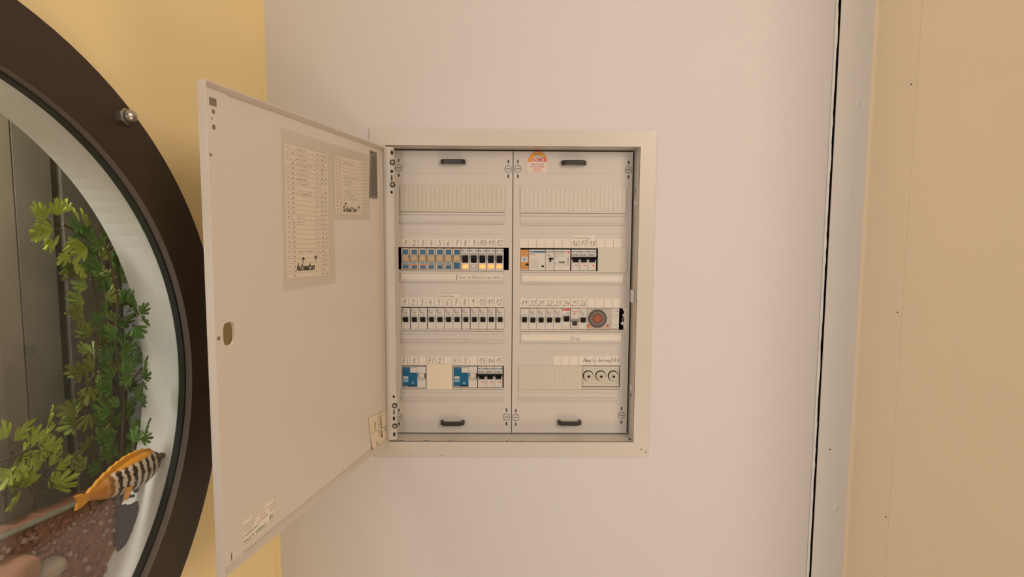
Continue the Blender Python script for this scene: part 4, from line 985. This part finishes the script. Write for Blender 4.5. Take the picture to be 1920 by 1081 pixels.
for v in (.70, .66, .61, .34, .29, .24): scribble(b, fn, .04, .2, v, .018, .0004, M['greyprint'], 2)
flat(b, fn, .30, .66, .36, .44, .0010, M['greyprint']); flat(b, fn, .30, .66, .36, .385, .0012, M['ink'])
b.strokes([[(.28, .30), (.28, .22), (.66, .22), (.66, .30)], [(.28, .62), (.28, .68), (.66, .68), (.66, .62)]], lambda u, v: fn(u, v, .0006), .012, M['faint'])
for v in (.58, .48, .37, .26): b.strokes([[(.78, v), (.86, v+.05), (.92, v), (.86, v-.03), (.78, v)]], lambda u, v: fn(u, v, .0006), .014, M['greyprint'])
b.build('print_label', o)
# time switch
o, fn, w, h = device('time_switch', 'time switch with round dial and orange centre under a clear cover', 'timer', None, rect(1100, 578, 1160.8, 617.3), M['dev'])
A = w/h; cu, cv = .325, .53; R = .43
def pol(r, a, t): return fn(cu+r*math.cos(a)/A, cv+r*math.sin(a), t)
b = MB(); flat(b, fn, .005, .745, .01, .99, .0008, M['faint']); flat(b, fn, .02, .735, .06, .94, .0012, M['ivory']); flat(b, fn, .02, .10, .06, .25, .0013, M['orangep']); flat(b, fn, .03, .70, .055, .085, .0014, M['paper']); flat(b, fn, .10, .70, .09, .11, .0014, M['orangep']); b.build('face', o)
b = MB(); n = 48
def dial(r0_, r1_, t, m):
    for i in range(n):
        a, c = 2*PI*i/n, 2*PI*(i+1)/n; b.quad([pol(r0_, a, t), pol(r1_, a, t), pol(r1_, c, t), pol(r0_, c, t)], m)
dial(0, R, .0030, M['dialg']); dial(R*.86, R, .0034, M['diald'])
dial(0, R*.50, .0034, M['dialr']); dial(0, R*.36, .0038, M['dialo'])
for i in range(24):
    a = 2*PI*i/24; b.quad([pol(R*.60, a-.05, .0036), pol(R*.74, a-.05, .0036), pol(R*.74, a+.05, .0036), pol(R*.60, a+.05, .0036)], M['faint'])
for i in range(n):
    a, c = 2*PI*i/n, 2*PI*(i+1)/n; b.quad([pol(R, a, .0034), pol(R, c, .0034), pol(R, c, .0008), pol(R, a, .0008)], M['dark'])
b.build('dial', o)
b = MB(); 
for i in range(16):
    a, c = 2*PI*i/16, 2*PI*(i+1)/16; b.add([fn(.645, .20, .0022), fn(.645+.055*math.cos(a)/A, .20+.055*math.sin(a), .0022), fn(.645+.055*math.cos(c)/A, .20+.055*math.sin(c), .0022)], [(0, 1, 2)], M['red'])
b.build('knob', o)
b = MB(); panel(b, fn, .012, .742, .03, .98, .0062, M['clear']); b.build('clear_cover', o, bevel=.0008)
b = MB(); flat(b, fn, .765, .99, .02, .98, .0006, M['dev']); flat(b, fn, .79, .96, .885, .90, .0008, M['greyprint']); flat(b, fn, .90, .97, .88, .905, .0009, M['ink']); flat(b, fn, .77, .98, .68, .695, .0008, M['line']); flat(b, fn, .77, .97, .235, .245, .0008, M['line']); flat(b, fn, .78, .95, .03, .055, .0008, M['red'])
for v in (.82, .78, .56, .45, .38, .15): scribble(b, fn, .79, .93, v, .015, .0008, M['faint'], 3)
b.build('print_label', o)
# fuse block
x0, x1, z0, z1 = rect(1092, 686.5, 1162, 725); fy = REC+.004
o = empty('fuse_block', 'beige fuse block with three round screw caps at the lower right', 'fuse', loc=((x0+x1)/2, fy, z0))
w, h = x1-x0, z1-z0
b = MB(); b.box(-w/2, w/2, 0, BK-fy, 0, h, M['ivory']); b.box(-w/2, w/2, -.0015, 0, h-.006, h, M['ivory']); b.box(-w/2, w/2, -.0015, 0, 0, .006, M['ivory']); b.build('body', o, bevel=.0005)
for i in range(3):
    cx_ = -w/2+w*(.165+.335*i); cz_ = h*.52; r = .0098
    b = MB(); b.annulus(cx_-.0004, cz_+.0005, -.0004, .001, r-.0006, r+.0013, M['hole'], 28)  # off-centre dark ring paints the shadow crescent around the cap
    b.annulus(cx_, cz_, -.004, 0, .0048, r-.0002, M['ivory'], 28); b.disc(cx_, cz_, -.006, 0, .0066, M['dev'], 6); b.annulus(cx_, cz_, -.0075, -.006, .0030, .0052, M['ivory'], 20); b.disc(cx_, cz_, -.0063, -.006, .0031, M['hole'], 14)
    b.build('fuse_cap', o, bevel=.0005)
